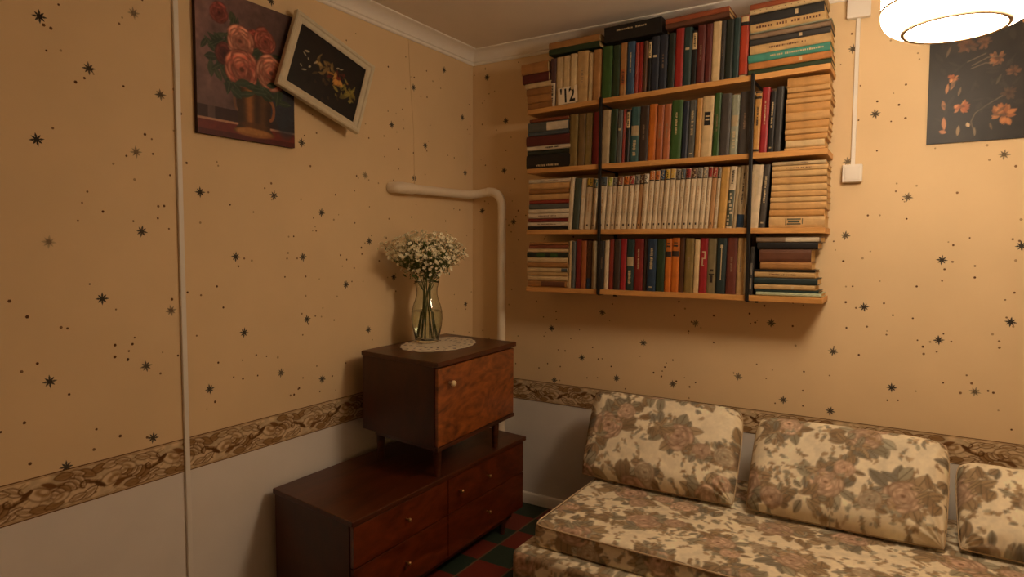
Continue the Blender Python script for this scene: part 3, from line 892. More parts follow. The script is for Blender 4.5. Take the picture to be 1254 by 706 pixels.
def rose_painting():
    W, H = 164, 204
    c = Canvas(W, H, (122, 92, 88))
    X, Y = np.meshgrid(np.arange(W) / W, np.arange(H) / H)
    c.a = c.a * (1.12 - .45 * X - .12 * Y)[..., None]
    c.mottle(.05, (30, 9))
    p = lambda u, v: (u * W, v * H)
    # table edge, table top and dark drape
    c.rect(0, W, .80 * H, .89 * H, (56, 30, 28)); c.rect(.10 * W, .16 * W, .80 * H, .89 * H, (92, 70, 66))
    c.rect(0, W, .885 * H, H, (112, 40, 30)); c.rect(0, W, .885 * H, .893 * H, (190, 140, 110)); c.rect(0, W, .965 * H, H, (84, 28, 24))
    for k in range(26):
        c.ell(*p(random.uniform(.74, 1.0), random.uniform(.52, .84)), 14, 22, random.uniform(-.4, .4), (46 + random.uniform(-8, 8), 50, 60), .4, 6)
    rn = random.Random(4)
    # foliage
    for (u, v, n, s) in ((.32, .36, 14, .10), (.24, .48, 12, .10), (.5, .40, 14, .12), (.62, .36, 12, .1), (.30, .60, 9, .07), (.62, .60, 12, .09), (.80, .62, 7, .06), (.18, .36, 6, .06), (.38, .22, 6, .05), (.88, .38, 8, .07)):
        for k in range(n):
            g = rn.uniform(-10, 14)
            c.leaf((u + rn.gauss(0, s * .6)) * W, (v + rn.gauss(0, s * .5)) * H, rn.uniform(8, 15), rn.uniform(3, 6), rn.uniform(0, 6.28), (48 + g, 62 + g, 44 + g * .6), (84, 92, 66), .85)
    def rose(u, v, r, col, hi):
        x, y = p(u, v); r *= 1.14; col = tuple(min(255, q * 1.16) for q in col); hi = tuple(min(255, q * 1.1) for q in hi)
        for ring, n in ((1.0, 7), (.74, 6), (.5, 5), (.28, 3)):
            w0 = rn.uniform(0, 6.28)
            for k in range(n):
                w = w0 + (k + rn.uniform(-.3, .3)) / n * 6.283
                q = r * ring * .60 * rn.uniform(.85, 1.15)
                px, py = x + math.cos(w) * q, y + math.sin(w) * q
                sz = r * (.20 + .28 * ring) * rn.uniform(.85, 1.15)
                lum = rn.uniform(.78, 1.1) * (1.08 - .25 * (math.sin(w) * .5 + .5)) * (.72 + .28 * ring)
                c.ell(px, py, sz * .80, sz * 1.05, w, tuple(z * .48 for z in col), .85, 2)
                c.ell(px - math.cos(w) * sz * .06, py - math.sin(w) * sz * .06, sz * .70, sz * .95, w, tuple(z * lum for z in col), .92, 3)
                c.ell(px + math.cos(w) * sz * .46, py + math.sin(w) * sz * .46, sz * .13, sz * .60, w, tuple(z * lum for z in hi), .75, 2.5)
        c.ell(x, y, r * .13, r * .11, .2, tuple(q * .42 for q in col), .9, 2)
    rose(.88, .40, 11, (120, 56, 52), (150, 80, 70))
    rose(.22, .155, 13, (140, 60, 54), (186, 104, 88)); rose(.26, .42, 14, (104, 44, 40), (130, 66, 56))
    rose(.55, .26, 12, (150, 62, 52), (190, 100, 82)); rose(.68, .25, 17, (168, 80, 64), (212, 130, 104))
    rose(.42, .305, 21, (204, 124, 100), (236, 172, 140))
    rose(.43, .50, 27, (196, 106, 84), (232, 160, 128))
    rose(.74, .47, 25, (206, 122, 96), (238, 174, 140))
    # bronze jug
    for k in range(60):
        t = k / 59; y = .635 + t * .30
        hw = .155 + .012 * math.cos(t * 3) + (.05 * max(0, (t - .86) / .14))
        for q in range(2):
            pass
        xs = np.linspace(.55 - hw, .55 + hw, 26)
        for i, x in enumerate(xs):
            a = i / 25
            s = .45 + .75 * math.exp(-((a - .36) / .14) ** 2) + .25 * math.exp(-((a - .8) / .12) ** 2)
            c.ell(x * W, y * H, 2.6, 2.2, 0, (132 * s, 84 * s, 40 * s), .9, 2)
    c.ell(.55 * W, .935 * H, .20 * W, .032 * H, 0, (150, 98, 50), 1, 2); c.ell(.53 * W, .925 * H, .17 * W, .022 * H, 0, (178, 124, 66), .8, 2)
    c.ell(.55 * W, .88 * H, .15 * W, .02 * H, 0, (92, 56, 26), .8, 2)
    t = np.linspace(-1.3, 1.3, 16)
    c.line(np.stack([(.71 + .05 * np.cos(t)) * W, (.75 + .075 * np.sin(t)) * H], 1), 5, (140, 86, 50))
    c.line(np.stack([(.385 - .035 * np.cos(t)) * W, (.72 + .07 * np.sin(t)) * H], 1), 4, (126, 84, 60))
    for k in range(12):
        g = rn.uniform(-10, 10)
        c.leaf((.58 + rn.gauss(0, .12)) * W, (.625 + rn.gauss(0, .025)) * H, rn.uniform(9, 15), rn.uniform(4, 6), rn.uniform(-.4, .9), (44 + g, 62 + g, 44 + g), (76, 90, 66), .9)
    c.mottle(.03, (8, 3))
    w, h = .408, .505
    root = empty('canvas_painting', (.0006, -1.655, 1.782)); root.rotation_euler = (0, 0, R(90))
    tag(root, 'unframed canvas painting of pink roses in a bronze jug', 'painting')
    MB().box(0, w, -.018, 0, 0, h).build('stretcher', m_edge, root, bevel=.002)
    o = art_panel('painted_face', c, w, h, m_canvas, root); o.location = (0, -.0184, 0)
rose_painting()

def framed_picture():
    W, H = 150, 112
    c = Canvas(W, H, (26, 19, 14)); c.mottle(.12, (24, 8))
    rn = random.Random(8)
    for (u, v, s, n, cols) in ((.52, .52, .13, 26, ((70, 46, 22), (92, 70, 34), (60, 36, 20))), (.42, .40, .07, 16, ((126, 100, 52), (150, 122, 70))), (.64, .44, .06, 14, ((128, 44, 18), (104, 34, 16))),
                               (.80, .58, .07, 26, ((150, 132, 50), (116, 108, 44), (176, 160, 74))), (.62, .54, .05, 12, ((196, 132, 50), (214, 164, 80)))):
        for k in range(n):
            c.leaf((u + rn.gauss(0, s)) * W, (v + rn.gauss(0, s)) * H, rn.uniform(3, 9), rn.uniform(1, 3.4), rn.uniform(0, 6.28), rn.choice(cols), alpha=.75)
    for (u, v) in ((.14, .42), (.16, .36), (.20, .46), (.13, .62), (.18, .66), (.30, .44), (.24, .56), (.60, .30), (.65, .28)):
        c.leaf(u * W, v * H, rn.uniform(3, 6), rn.uniform(1, 2), rn.uniform(-1, 1), (196, 182, 150), alpha=.85)
    for k in range(7):
        t = np.linspace(0, 1, 10); x = .72 + .18 * t; y = .66 - .26 * t ** 2 + k * .012
        c.line(np.stack([x * W, y * H], 1), 1.3, (150, 136, 60), .6)
    c.ell(.63 * W, .53 * H, 9, 5, .3, (214, 150, 70), .8, 3); c.ell(.36 * W, .42 * H, 5, 3, 0, (190, 160, 90), .8, 2)
    fw, fh = .412, .321
    root = empty('framed_picture', (.0, 0, 0))
    a, cy = .3248, .0741
    ex = Vector((0, math.cos(a), -math.sin(a))) * math.cos(cy) + Vector((1, 0, 0)) * math.sin(cy)
    ez = Vector((0, math.sin(a), math.cos(a)))
    ny = ez.cross(ex).normalized()                       # +y local = into the wall
    M = Matrix((ex, ny, ez)).transposed().to_4x4(); M.translation = (.062, -1.1085, 2.0932)
    root.matrix_world = M
    tag(root, 'dark still life in a white frame, hanging tilted over the rose painting', 'picture')
    m_fr = mat('white_frame_paint', (212, 200, 172), .5, .06, 30, bump=.1)
    b = .036
    # four mitred rails with a stepped profile
    prof = [(0, .012), (0, -.010), (.006, -.014), (.014, -.014), (.018, -.009), (.028, -.007), (b, -.003), (b, .004)]
    for k in range(4):
        mb = MB()
        n = len(prof)
        for e in (0, 1):
            for (q, y) in prof:
                hw, hh = fw / 2 - q, fh / 2 - q
                cor = [(-hw, hh), (hw, hh), (hw, -hh), (-hw, -hh)]
                x, z = cor[(k + e) % 4]
                mb.v.append((x, y, z))
        for i in range(n): j = (i + 1) % n; mb.f.append((i, j, n + j, n + i))
        mb.f.append(tuple(range(n))); mb.f.append(tuple(range(2 * n - 1, n - 1, -1)))
        mb.build('frame_rail', m_fr, root)
    iw, ih = fw - 2 * b + .004, fh - 2 * b + .004
    o = art_panel('picture_print', c, iw, ih, m_canvas, root); o.location = (-iw / 2, .0, -ih / 2)
    MB().box(-fw / 2 + .01, fw / 2 - .01, .004, .011, -fh / 2 + .01, fh / 2 - .01).build('backing', m_edge, root)
    # hanging loop reaching back to the wall
    n0 = M.inverted() @ Vector((.0008, -1.06, 2.28))
    MB().tube([(.02, .008, fh / 2 - .012), tuple(n0)], .0018, 6).build('hanging_wire', m_brass, root)
framed_picture()

def dark_painting():
    W, H = 176, 220
    c = Canvas(W, H, (38, 33, 29)); c.mottle(.08, (36, 10))
    rn = random.Random(12)
    def at(u, v): return u * .68 * W, (.31 + .69 * v) * H
    def bloom(u, v, r, cols):
        x, y = at(u, v)
        for k in range(22):
            w = rn.uniform(0, 6.28); q = r * rn.uniform(.25, .85)
            c.leaf(x + math.cos(w) * q, y + math.sin(w) * q, r * .42, r * .20, w + rn.uniform(-.4, .4), rn.choice(cols), alpha=.8)
        c.ell(x, y, r * .3, r * .26, 0, tuple(q * .6 for q in cols[0]), .8, 3)
    org = [(196, 116, 62), (166, 92, 50), (212, 140, 84)]
    dim = [(112, 74, 50), (92, 62, 44)]
    bloom(.36, .645, 10, org); bloom(.78, .76, 15, [(174, 106, 56), (142, 86, 46), (190, 122, 66)])
    bloom(.70, .22, 11, dim + [(150, 98, 62)]); bloom(.86, .36, 8, dim); bloom(.26, .36, 7, org); bloom(.40, .06, 12, dim); bloom(.56, .05, 9, dim); bloom(.82, .56, 9, [(84, 60, 42), (74, 52, 40)])
    bloom(1.15, .60, 13, dim); bloom(1.22, .2, 12, dim); bloom(.6, -.25, 13, dim); bloom(1.0, -.15, 12, org)
    for (u, v, ln, wd, an, col) in ((.26, .42, 9, 2.6, 1.9, (176, 122, 76)), (.20, .46, 8, 2.2, 1.7, (196, 132, 84)), (.17, .62, 8, 2.8, 1.4, (168, 112, 70)), (.18, .80, 10, 3.0, 1.5, (208, 140, 94)), (.17, .88, 5, 3.0, .3, (196, 130, 88)),
                               (.33, .88, 8, 2.4, 1.65, (156, 128, 92)), (.43, .83, 4, 2.6, 1.2, (206, 176, 134)), (.33, .50, 7, 1.8, 1.8, (120, 98, 72)), (.50, .90, 7, 1.5, 1.5, (140, 118, 88)), (.72, .42, 8, 1.6, -1.2, (92, 78, 62)), (.66, .86, 6, 1.5, 1.3, (110, 84, 54)), (.20, .10, 9, 1.8, 1.9, (104, 84, 66))):
        x, y = at(u, v); c.leaf(x, y, ln, wd, an, col, alpha=.9)
    for pts in (((.50, .92), (.46, .80), (.50, .72), (.62, .65), (.76, .58)), ((.45, .26), (.60, .20), (.72, .20)), ((.44, .29), (.58, .25), (.66, .26)), ((.40, .22), (.58, .16))):
        c.line(np.array([at(*q) for q in pts]), 1.5, (112, 96, 76), .8)
    for k in range(60):
        c.leaf(rn.uniform(.05, .98) * W, rn.uniform(.05, .92) * H, rn.uniform(5, 11), rn.uniform(1.5, 4), rn.uniform(0, 6.28), (58, 51, 43), alpha=.45)
    w, h = .44, .55
    root = empty('dark_painting', (2.1455, -.0006, 1.800)); root.rotation_euler = (0, R(-.4), 0)
    tag(root, 'unframed dark painting of orange flowers behind the lamp', 'painting')
    MB().box(0, w, -.006, 0, 0, h).build('board', m_edge, root, bevel=.001)
    o = art_panel('painted_face', c, w, h, m_canvas, root); o.location = (0, -.0064, 0)
dark_painting()

# ------------------------------------------------------------------ bookshelves
m_board = wood('pale_orange_shelf_wood', (184, 128, 64), (214, 158, 90), 4.0, (1, 6, 10), .5, 1.0, .05)
m_black = mat('black_painted_metal', (24, 22, 21), .45, .1, 60)
m_pages = mat('yellowed_pages', (206, 172, 118), .9, .10, 18, stretch=(40, 1, 1))

BX0, BX1 = .470, 1.822
BT = 0.0225
BOARD_Z = [(2.0723, 2.1105), (1.7840, 1.7865), (1.4835, 1.4800), (1.1985, 1.2020)]
SHELF = ['top', 'second', 'third', 'lowest']
def btop(i, x):
    a, b = BOARD_Z[i]
    return a + (b - a) * (x - BX0) / (BX1 - BX0)
bl = ['topmost shelf board, pale orange wood, with books reaching the cornice', 'second shelf board from the top, pale orange wood', 'third shelf board from the top, carrying the white book series', 'lowest shelf board, pale orange wood, nothing beneath it']
for i, (a, b) in enumerate(BOARD_Z):
    mb = MB()
    mb.hexa([(0, -.2, a - BT), (BX1 - BX0, -.2, b - BT), (BX1 - BX0, -.003, b - BT), (0, -.003, a - BT)],
            [(0, -.2, a), (BX1 - BX0, -.2, b), (BX1 - BX0, -.003, b), (0, -.003, a)])
    o = mb.build('shelf_board', m_board, bevel=.0015); o.location = (BX0, 0, 0)
    tag(o, bl[i], 'shelf', 'wooden shelf boards')

LADX = (.868, 1.5385)
for x, lab in zip(LADX, ('black metal shelf ladder nearer the corner with the pipe', 'black metal shelf ladder nearer the light switch')):
    root = empty('shelf_ladder', (x, 0, 1.16)); tag(root, lab, 'shelf bracket', 'black ladders of the bookshelf')
    zt = btop(0, x) + .004 - 1.16
    MB().box(-.007, .007, -.2125, -.2005, btop(3, x) - BT - 1.161, zt).build('front_post', m_black, root, bevel=.002)
    MB().box(-.007, .007, -.0125, -.0008, btop(3, x) - BT - 1.16 - .022, zt - .03).build('rear_post', m_black, root, bevel=.002)
    for i in range(4):
        z = btop(i, x) - BT - 1.16
        MB().box(-.006, .006, -.2012, -.0008, z - .0045, z - .0002).build('rung', m_black, root, bevel=.0015)

# ------------------------------------------------------------------ books
PAL = {
 'plum': ((92, 62, 58), 'plum-brown'), 'cream': ((222, 192, 142), 'cream'), 'sand': ((206, 168, 112), 'sand-coloured'), 'tan': ((178, 126, 70), 'tan'),
 'green': ((58, 92, 40), 'green'), 'darkgreen': ((44, 62, 36), 'dark green'), 'blue': ((52, 82, 112), 'blue'), 'pinkred': ((168, 66, 54), 'faded red'),
 'red': ((160, 38, 28), 'red'), 'brown': ((92, 58, 34), 'brown'), 'black': ((30, 27, 25), 'black'), 'navy': ((40, 46, 60), 'navy blue'),
 'blackgreen': ((32, 40, 32), 'blackish green'), 'darkteal': ((40, 62, 60), 'dark teal'), 'maroon': ((98, 38, 32), 'maroon'), 'greyblack': ((56, 54, 52), 'dark grey'),
 'redorange': ((182, 62, 32), 'orange-red'), 'olive': ((138, 114, 62), 'olive'), 'olivebrown': ((122, 94, 52), 'olive-brown'), 'darkred': ((128, 34, 28), 'dark red'),
 'stone': ((186, 164, 126), 'stone-coloured'), 'slate': ((92, 92, 86), 'slate grey'), 'teal': ((62, 98, 96), 'teal'), 'brownblack': ((66, 50, 40), 'blackish brown'),
 'orange': ((206, 112, 34), 'orange'), 'orangebrown': ((174, 94, 46), 'orange-brown'), 'copper': ((180, 104, 62), 'copper-brown'), 'ochre': ((206, 152, 80), 'ochre'),
 'charcoal': ((74, 68, 62), 'charcoal'), 'greygreen': ((156, 160, 138), 'pale grey-green'), 'crimson': ((164, 38, 42), 'crimson'), 'ivory': ((220, 198, 162), 'ivory'),
 'greenblack': ((72, 80, 66), 'grey-green'), 'white': ((228, 210, 180), 'white'), 'kraft': ((190, 142, 92), 'kraft-brown'), 'mustard': ((206, 158, 82), 'mustard'),
 'brick': ((146, 54, 38), 'brick red'), 'brick2': ((112, 56, 42), 'brownish red'), 'navyblue': ((38, 60, 84), 'deep blue'), 'olivegrey': ((132, 118, 84), 'greyish olive'), 'blackteal': ((40, 54, 54), 'blackish teal'),
 'brownTan': ((160, 110, 58), 'brownish tan'), 'redbrown': ((160, 82, 48), 'reddish brown'), 'blackish': ((42, 42, 42), 'black'), 'paper': ((216, 178, 120), 'printed cream'), 'greygreen2': ((120, 128, 104), 'grey-green'),
 'taupe': ((150, 124, 98), 'taupe'), 'aqua': ((72, 152, 134), 'turquoise'), 'orangetan': ((204, 134, 70), 'orange-tan'), 'rust': ((136, 72, 44), 'rust-coloured'), 'slateblue': ((78, 88, 94), 'slate blue'),
 'ochretan': ((208, 154, 88), 'ochre'), 'sandtan': ((214, 166, 104), 'sand-tan'), 'stonecream': ((204, 178, 136), 'greyish cream'), 'sandcream': ((218, 178, 120), 'cream-tan'), 'umber': ((108, 66, 44), 'umber'), 'mint': ((188, 196, 160), 'pale mint'),
 'lime': ((170, 176, 60), ''), 'grey': ((140, 132, 120), ''), 'yellow': ((206, 168, 52), ''), 'gold': ((218, 178, 74), ''), 'whiteblack': ((230, 220, 200), ''),
}
def bm_(c): return mat('book_' + c, tuple(q * .90 for q in PAL[c][0]), .5, .22, 22, bump=.05)
INK = {'dark': mat('dark_ink', (44, 34, 26), .7), 'pale': mat('pale_foil', (196, 174, 134), .5), 'black': mat('black_ink', (22, 20, 19), .7)}

def spine_y(a):
    e = abs(a - .5) * 2
    return .0042 * max(0, (e - .35) / .65) ** 2 - .0010
def cover_mesh(w, h, d, tb):
    A = [0, .08, .25, .5, .75, .92, 1]
    outer = [(0, d)] + [(a * w, spine_y(a)) for a in A] + [(w, d)]
    inner = [(tb, d)] + [(min(max(a * w, tb), w - tb), spine_y(a) + tb) for a in A] + [(w - tb, d)]
    mb = MB(); n = len(outer)
    for z in (0, h):
        for p in outer: mb.v.append((p[0], p[1], z))
        for p in inner: mb.v.append((p[0], p[1], z))
    T = 2 * n
    for i in range(n - 1):
        mb.f.append((i, i + 1, T + i + 1, T + i))
        mb.f.append((n + i + 1, n + i, T + n + i, T + n + i + 1))
        mb.f.append((i + 1, i, n + i, n + i + 1))
        mb.f.append((T + i, T + i + 1, T + n + i + 1, T + n + i))
    mb.f.append((0, T, T + n, n)); mb.f.append((n - 1, 2 * n - 1, T + 2 * n - 1, T + n - 1))
    return mb
def patch(mb, w, h, a0, a1, b0, b1, lift=.0005):
    k = 4
    vs = []
    for b in (b0, b1):
        for i in range(k + 1):
            a = a0 + (a1 - a0) * i / k
            vs.append((a * w, spine_y(a) - lift, b * h))
    mb.add(vs, [(i, i + 1, k + 2 + i, k + 1 + i) for i in range(k)])
def letters(mb, w, h, a0, a1, b0, b1, seed, cell=.006):
    """a run of small broken strokes reading as distant lettering along the spine"""
    rn = random.Random(seed); b = b0; st = cell / h
    while b < b1:
        q = st * rn.uniform(.5, .9)
        if rn.random() < .86:
            patch(mb, w, h, a0 + (a1 - a0) * rn.uniform(0, .2), a1 - (a1 - a0) * rn.uniform(0, .2), b, min(b1, b + q), .0006)
        b += st
def marks(kind, w, h, seed):
    """-> list of (part name, MB, material)"""
    out = []
    def P(name, rects, m_, lift=.0005):
        mb = MB()
        for r in rects: patch(mb, w, h, *r, lift)
        out.append((name, mb, m_))
    def T(a0, a1, b0, b1, m_, cell=.006):
        mb = MB(); letters(mb, w, h, a0, a1, b0, b1, seed, cell); out.append(('lettering', mb, m_))
    if kind == 'halfwhite': P('spine_label', [(.04, .96, .01, .5)], bm_('white')); T(.3, .7, .1, .45, INK['dark'])
    elif kind == 'lines': T(.38, .62, .40, .66, bm_('taupe'), .005)
    elif kind == 'title': T(.40, .60, .42, .80, INK['pale'], .0045)
    elif kind == 'whitetitle': T(.32, .68, .40, .82, INK['pale'], .0055); P('spine_label', [(.3, .7, .07, .09)], INK['pale'])
    elif kind == 'small': P('spine_label', [(.25, .75, .62, .66)], INK['pale']); 
    elif kind == 'lowlabel': P('spine_label', [(.2, .8, .22, .5)], bm_('orangebrown')); T(.3, .7, .26, .47, INK['dark'])
    elif kind == 'creamlabel': P('spine_label', [(.1, .9, .66, .96)], bm_('cream')); T(.3, .7, .70, .92, INK['dark'])
    elif kind == 'ends': P('spine_bands', [(.02, .98, .0, .05), (.02, .98, .84, .9)], INK['black']); P('spine_label', [(.1, .9, .9, .985), (.1, .8, .0, .04)], bm_('cream'), .0007)
    elif kind == 'midglow': P('spine_label', [(.08, .92, .48, .66)], bm_('stone')); T(.3, .7, .12, .4, INK['pale'])
    elif kind == 'blackbox': P('spine_label', [(.2, .78, .52, .74)], INK['black']); P('lettering', [(.3, .68, .6, .63), (.3, .68, .66, .68)], INK['pale'], .0008)
    elif kind == 'stripes': P('spine_bands', [(.02, .98, .88, .92), (.02, .98, .97, .995), (.02, .98, .03, .07)], INK['dark']); T(.35, .65, .45, .75, INK['dark'])
    elif kind.startswith('vol:'):
        c = kind[4:]
        P('colour_band', [(.03, .97, .845, .99)], bm_(c))
        P('spine_bands', [(.03, .97, .822, .842)], INK['black'])
        mb = MB(); rn = random.Random(seed)
        for k in range(5):
            a = rn.uniform(.08, .6); b = .85 + k * .026
            patch(mb, w, h, a, a + rn.uniform(.15, .35), b, b + .016, .0008)
        out.append(('cover_picture', mb, INK['dark'] if seed % 2 else INK['pale']))
        P('volume_number', [(.36, .64, .06, .095)], INK['dark'])
        T(.42, .60, .30, .70, bm_('kraft'), .007)
    elif kind == 'picture':
        P('cover_picture', [(.05, .95, .03, .62)], bm_('greenblack')); mb = MB(); rn = random.Random(seed)
        for k in range(9): a = rn.uniform(.05, .6); b = .05 + k * .06; patch(mb, w, h, a, a + rn.uniform(.2, .38), b, b + .04, .0008)
        out.append(('cover_picture', mb, bm_('ivory'))); T(.3, .7, .72, .94, INK['dark'])
    elif kind == 'bluefoot': P('colour_band', [(.02, .98, .01, .22)], bm_('navyblue')); T(.4, .6, .4, .9, INK['dark'])
    elif kind == 'darkband': P('spine_bands', [(.02, .98, .66, .76)], INK['dark']); P('lettering', [(.2, .8, .84, .87), (.25, .75, .9, .92)], INK['dark'])
    elif kind == 'emblem': P('emblem', [(.3, .75, .74, .76), (.6, .75, .62, .76), (.3, .75, .62, .64), (.3, .45, .5, .63), (.3, .6, .49, .51)], INK['pale'])
    elif kind == 'lowtitle': P('lettering', [(.3, .7, .40, .44), (.2, .8, .34, .36), (.35, .65, .2, .33)], INK['dark'])
    elif kind == 'whiteline': P('spine_bands', [(.47, .57, .25, .86)], INK['pale']); P('spine_label', [(.38, .68, .82, .88)], INK['pale'])
    elif kind == 'silver': P('spine_label', [(.2, .7, .12, .35), (.2, .7, .42, .66)], bm_('grey'))
    # lying books (a runs over the thickness, b along the length)
    elif kind == 'dots': P('lettering', [(.42, .58, k / 12 + .05, k / 12 + .062) for k in range(10)], bm_('umber'))
    elif kind == 'pattern': T(.30, .66, .08, .92, bm_('umber'), .011)
    elif kind == 'textline': T(.38, .62, .25, .70, bm_('umber'), .006)
    elif kind == 'whitetext': T(.36, .62, .28, .92, INK['pale'], .008)
    elif kind == 'whitepatch': P('spine_label', [(.08, .92, .46, .97)], bm_('white'))
    elif kind == 'midtitle': T(.3, .7, .45, .75, INK['dark'], .007)
    elif kind == 'cornertitle': T(.70, .86, .24, .74, INK['pale'], .008)
    elif kind == 'frameemblem':
        P('emblem', [(.18, .78, .30, .315), (.18, .30, .33, .58), (.62, .74, .33, .58), (.18, .70, .60, .615), (.36, .56, .35, .56)], bm_('greenblack'))
    elif kind == 'greenpatch': P('cover_picture', [(.2, .8, .25, .45), (.2, .8, .58, .75)], bm_('green'))
    elif kind == 'blueend': P('spine_label', [(.08, .92, .84, .98)], bm_('slateblue'))
    elif kind == 'darkpatch': P('spine_label', [(.1, .9, .35, .95)], bm_('umber'))
    return out

ORD = 'first second third fourth fifth sixth seventh eighth ninth tenth eleventh twelfth thirteenth fourteenth fifteenth sixteenth seventeenth eighteenth nineteenth twentieth twenty-first twenty-second twenty-third twenty-fourth twenty-fifth twenty-sixth twenty-seventh twenty-eighth twenty-ninth thirtieth'.split()
seed_n = [0]
def book(label, group, loc, rot, w, h, d, colour, mark):
    seed_n[0] += 1
    tb = min(.0024, w * .12)
    cv = cover_mesh(w, h, d, tb).build('book', bm_(colour), None)
    cv.location = loc; cv.rotation_euler = rot
    tag(cv, label, 'book', group)
    MB().box(tb * .98, w - tb * .98, .0075, d - .004, .003, h - .003).build('pages', m_pages, cv)
    for (nm, mb, mt) in marks(mark, w, h, seed_n[0]) if mark else ():
        if mb.f:
            po = mb.build(nm, mt, cv, recalc=False)
            if len(mb.f) > 4: po['kind'] = 'stuff'
    return cv

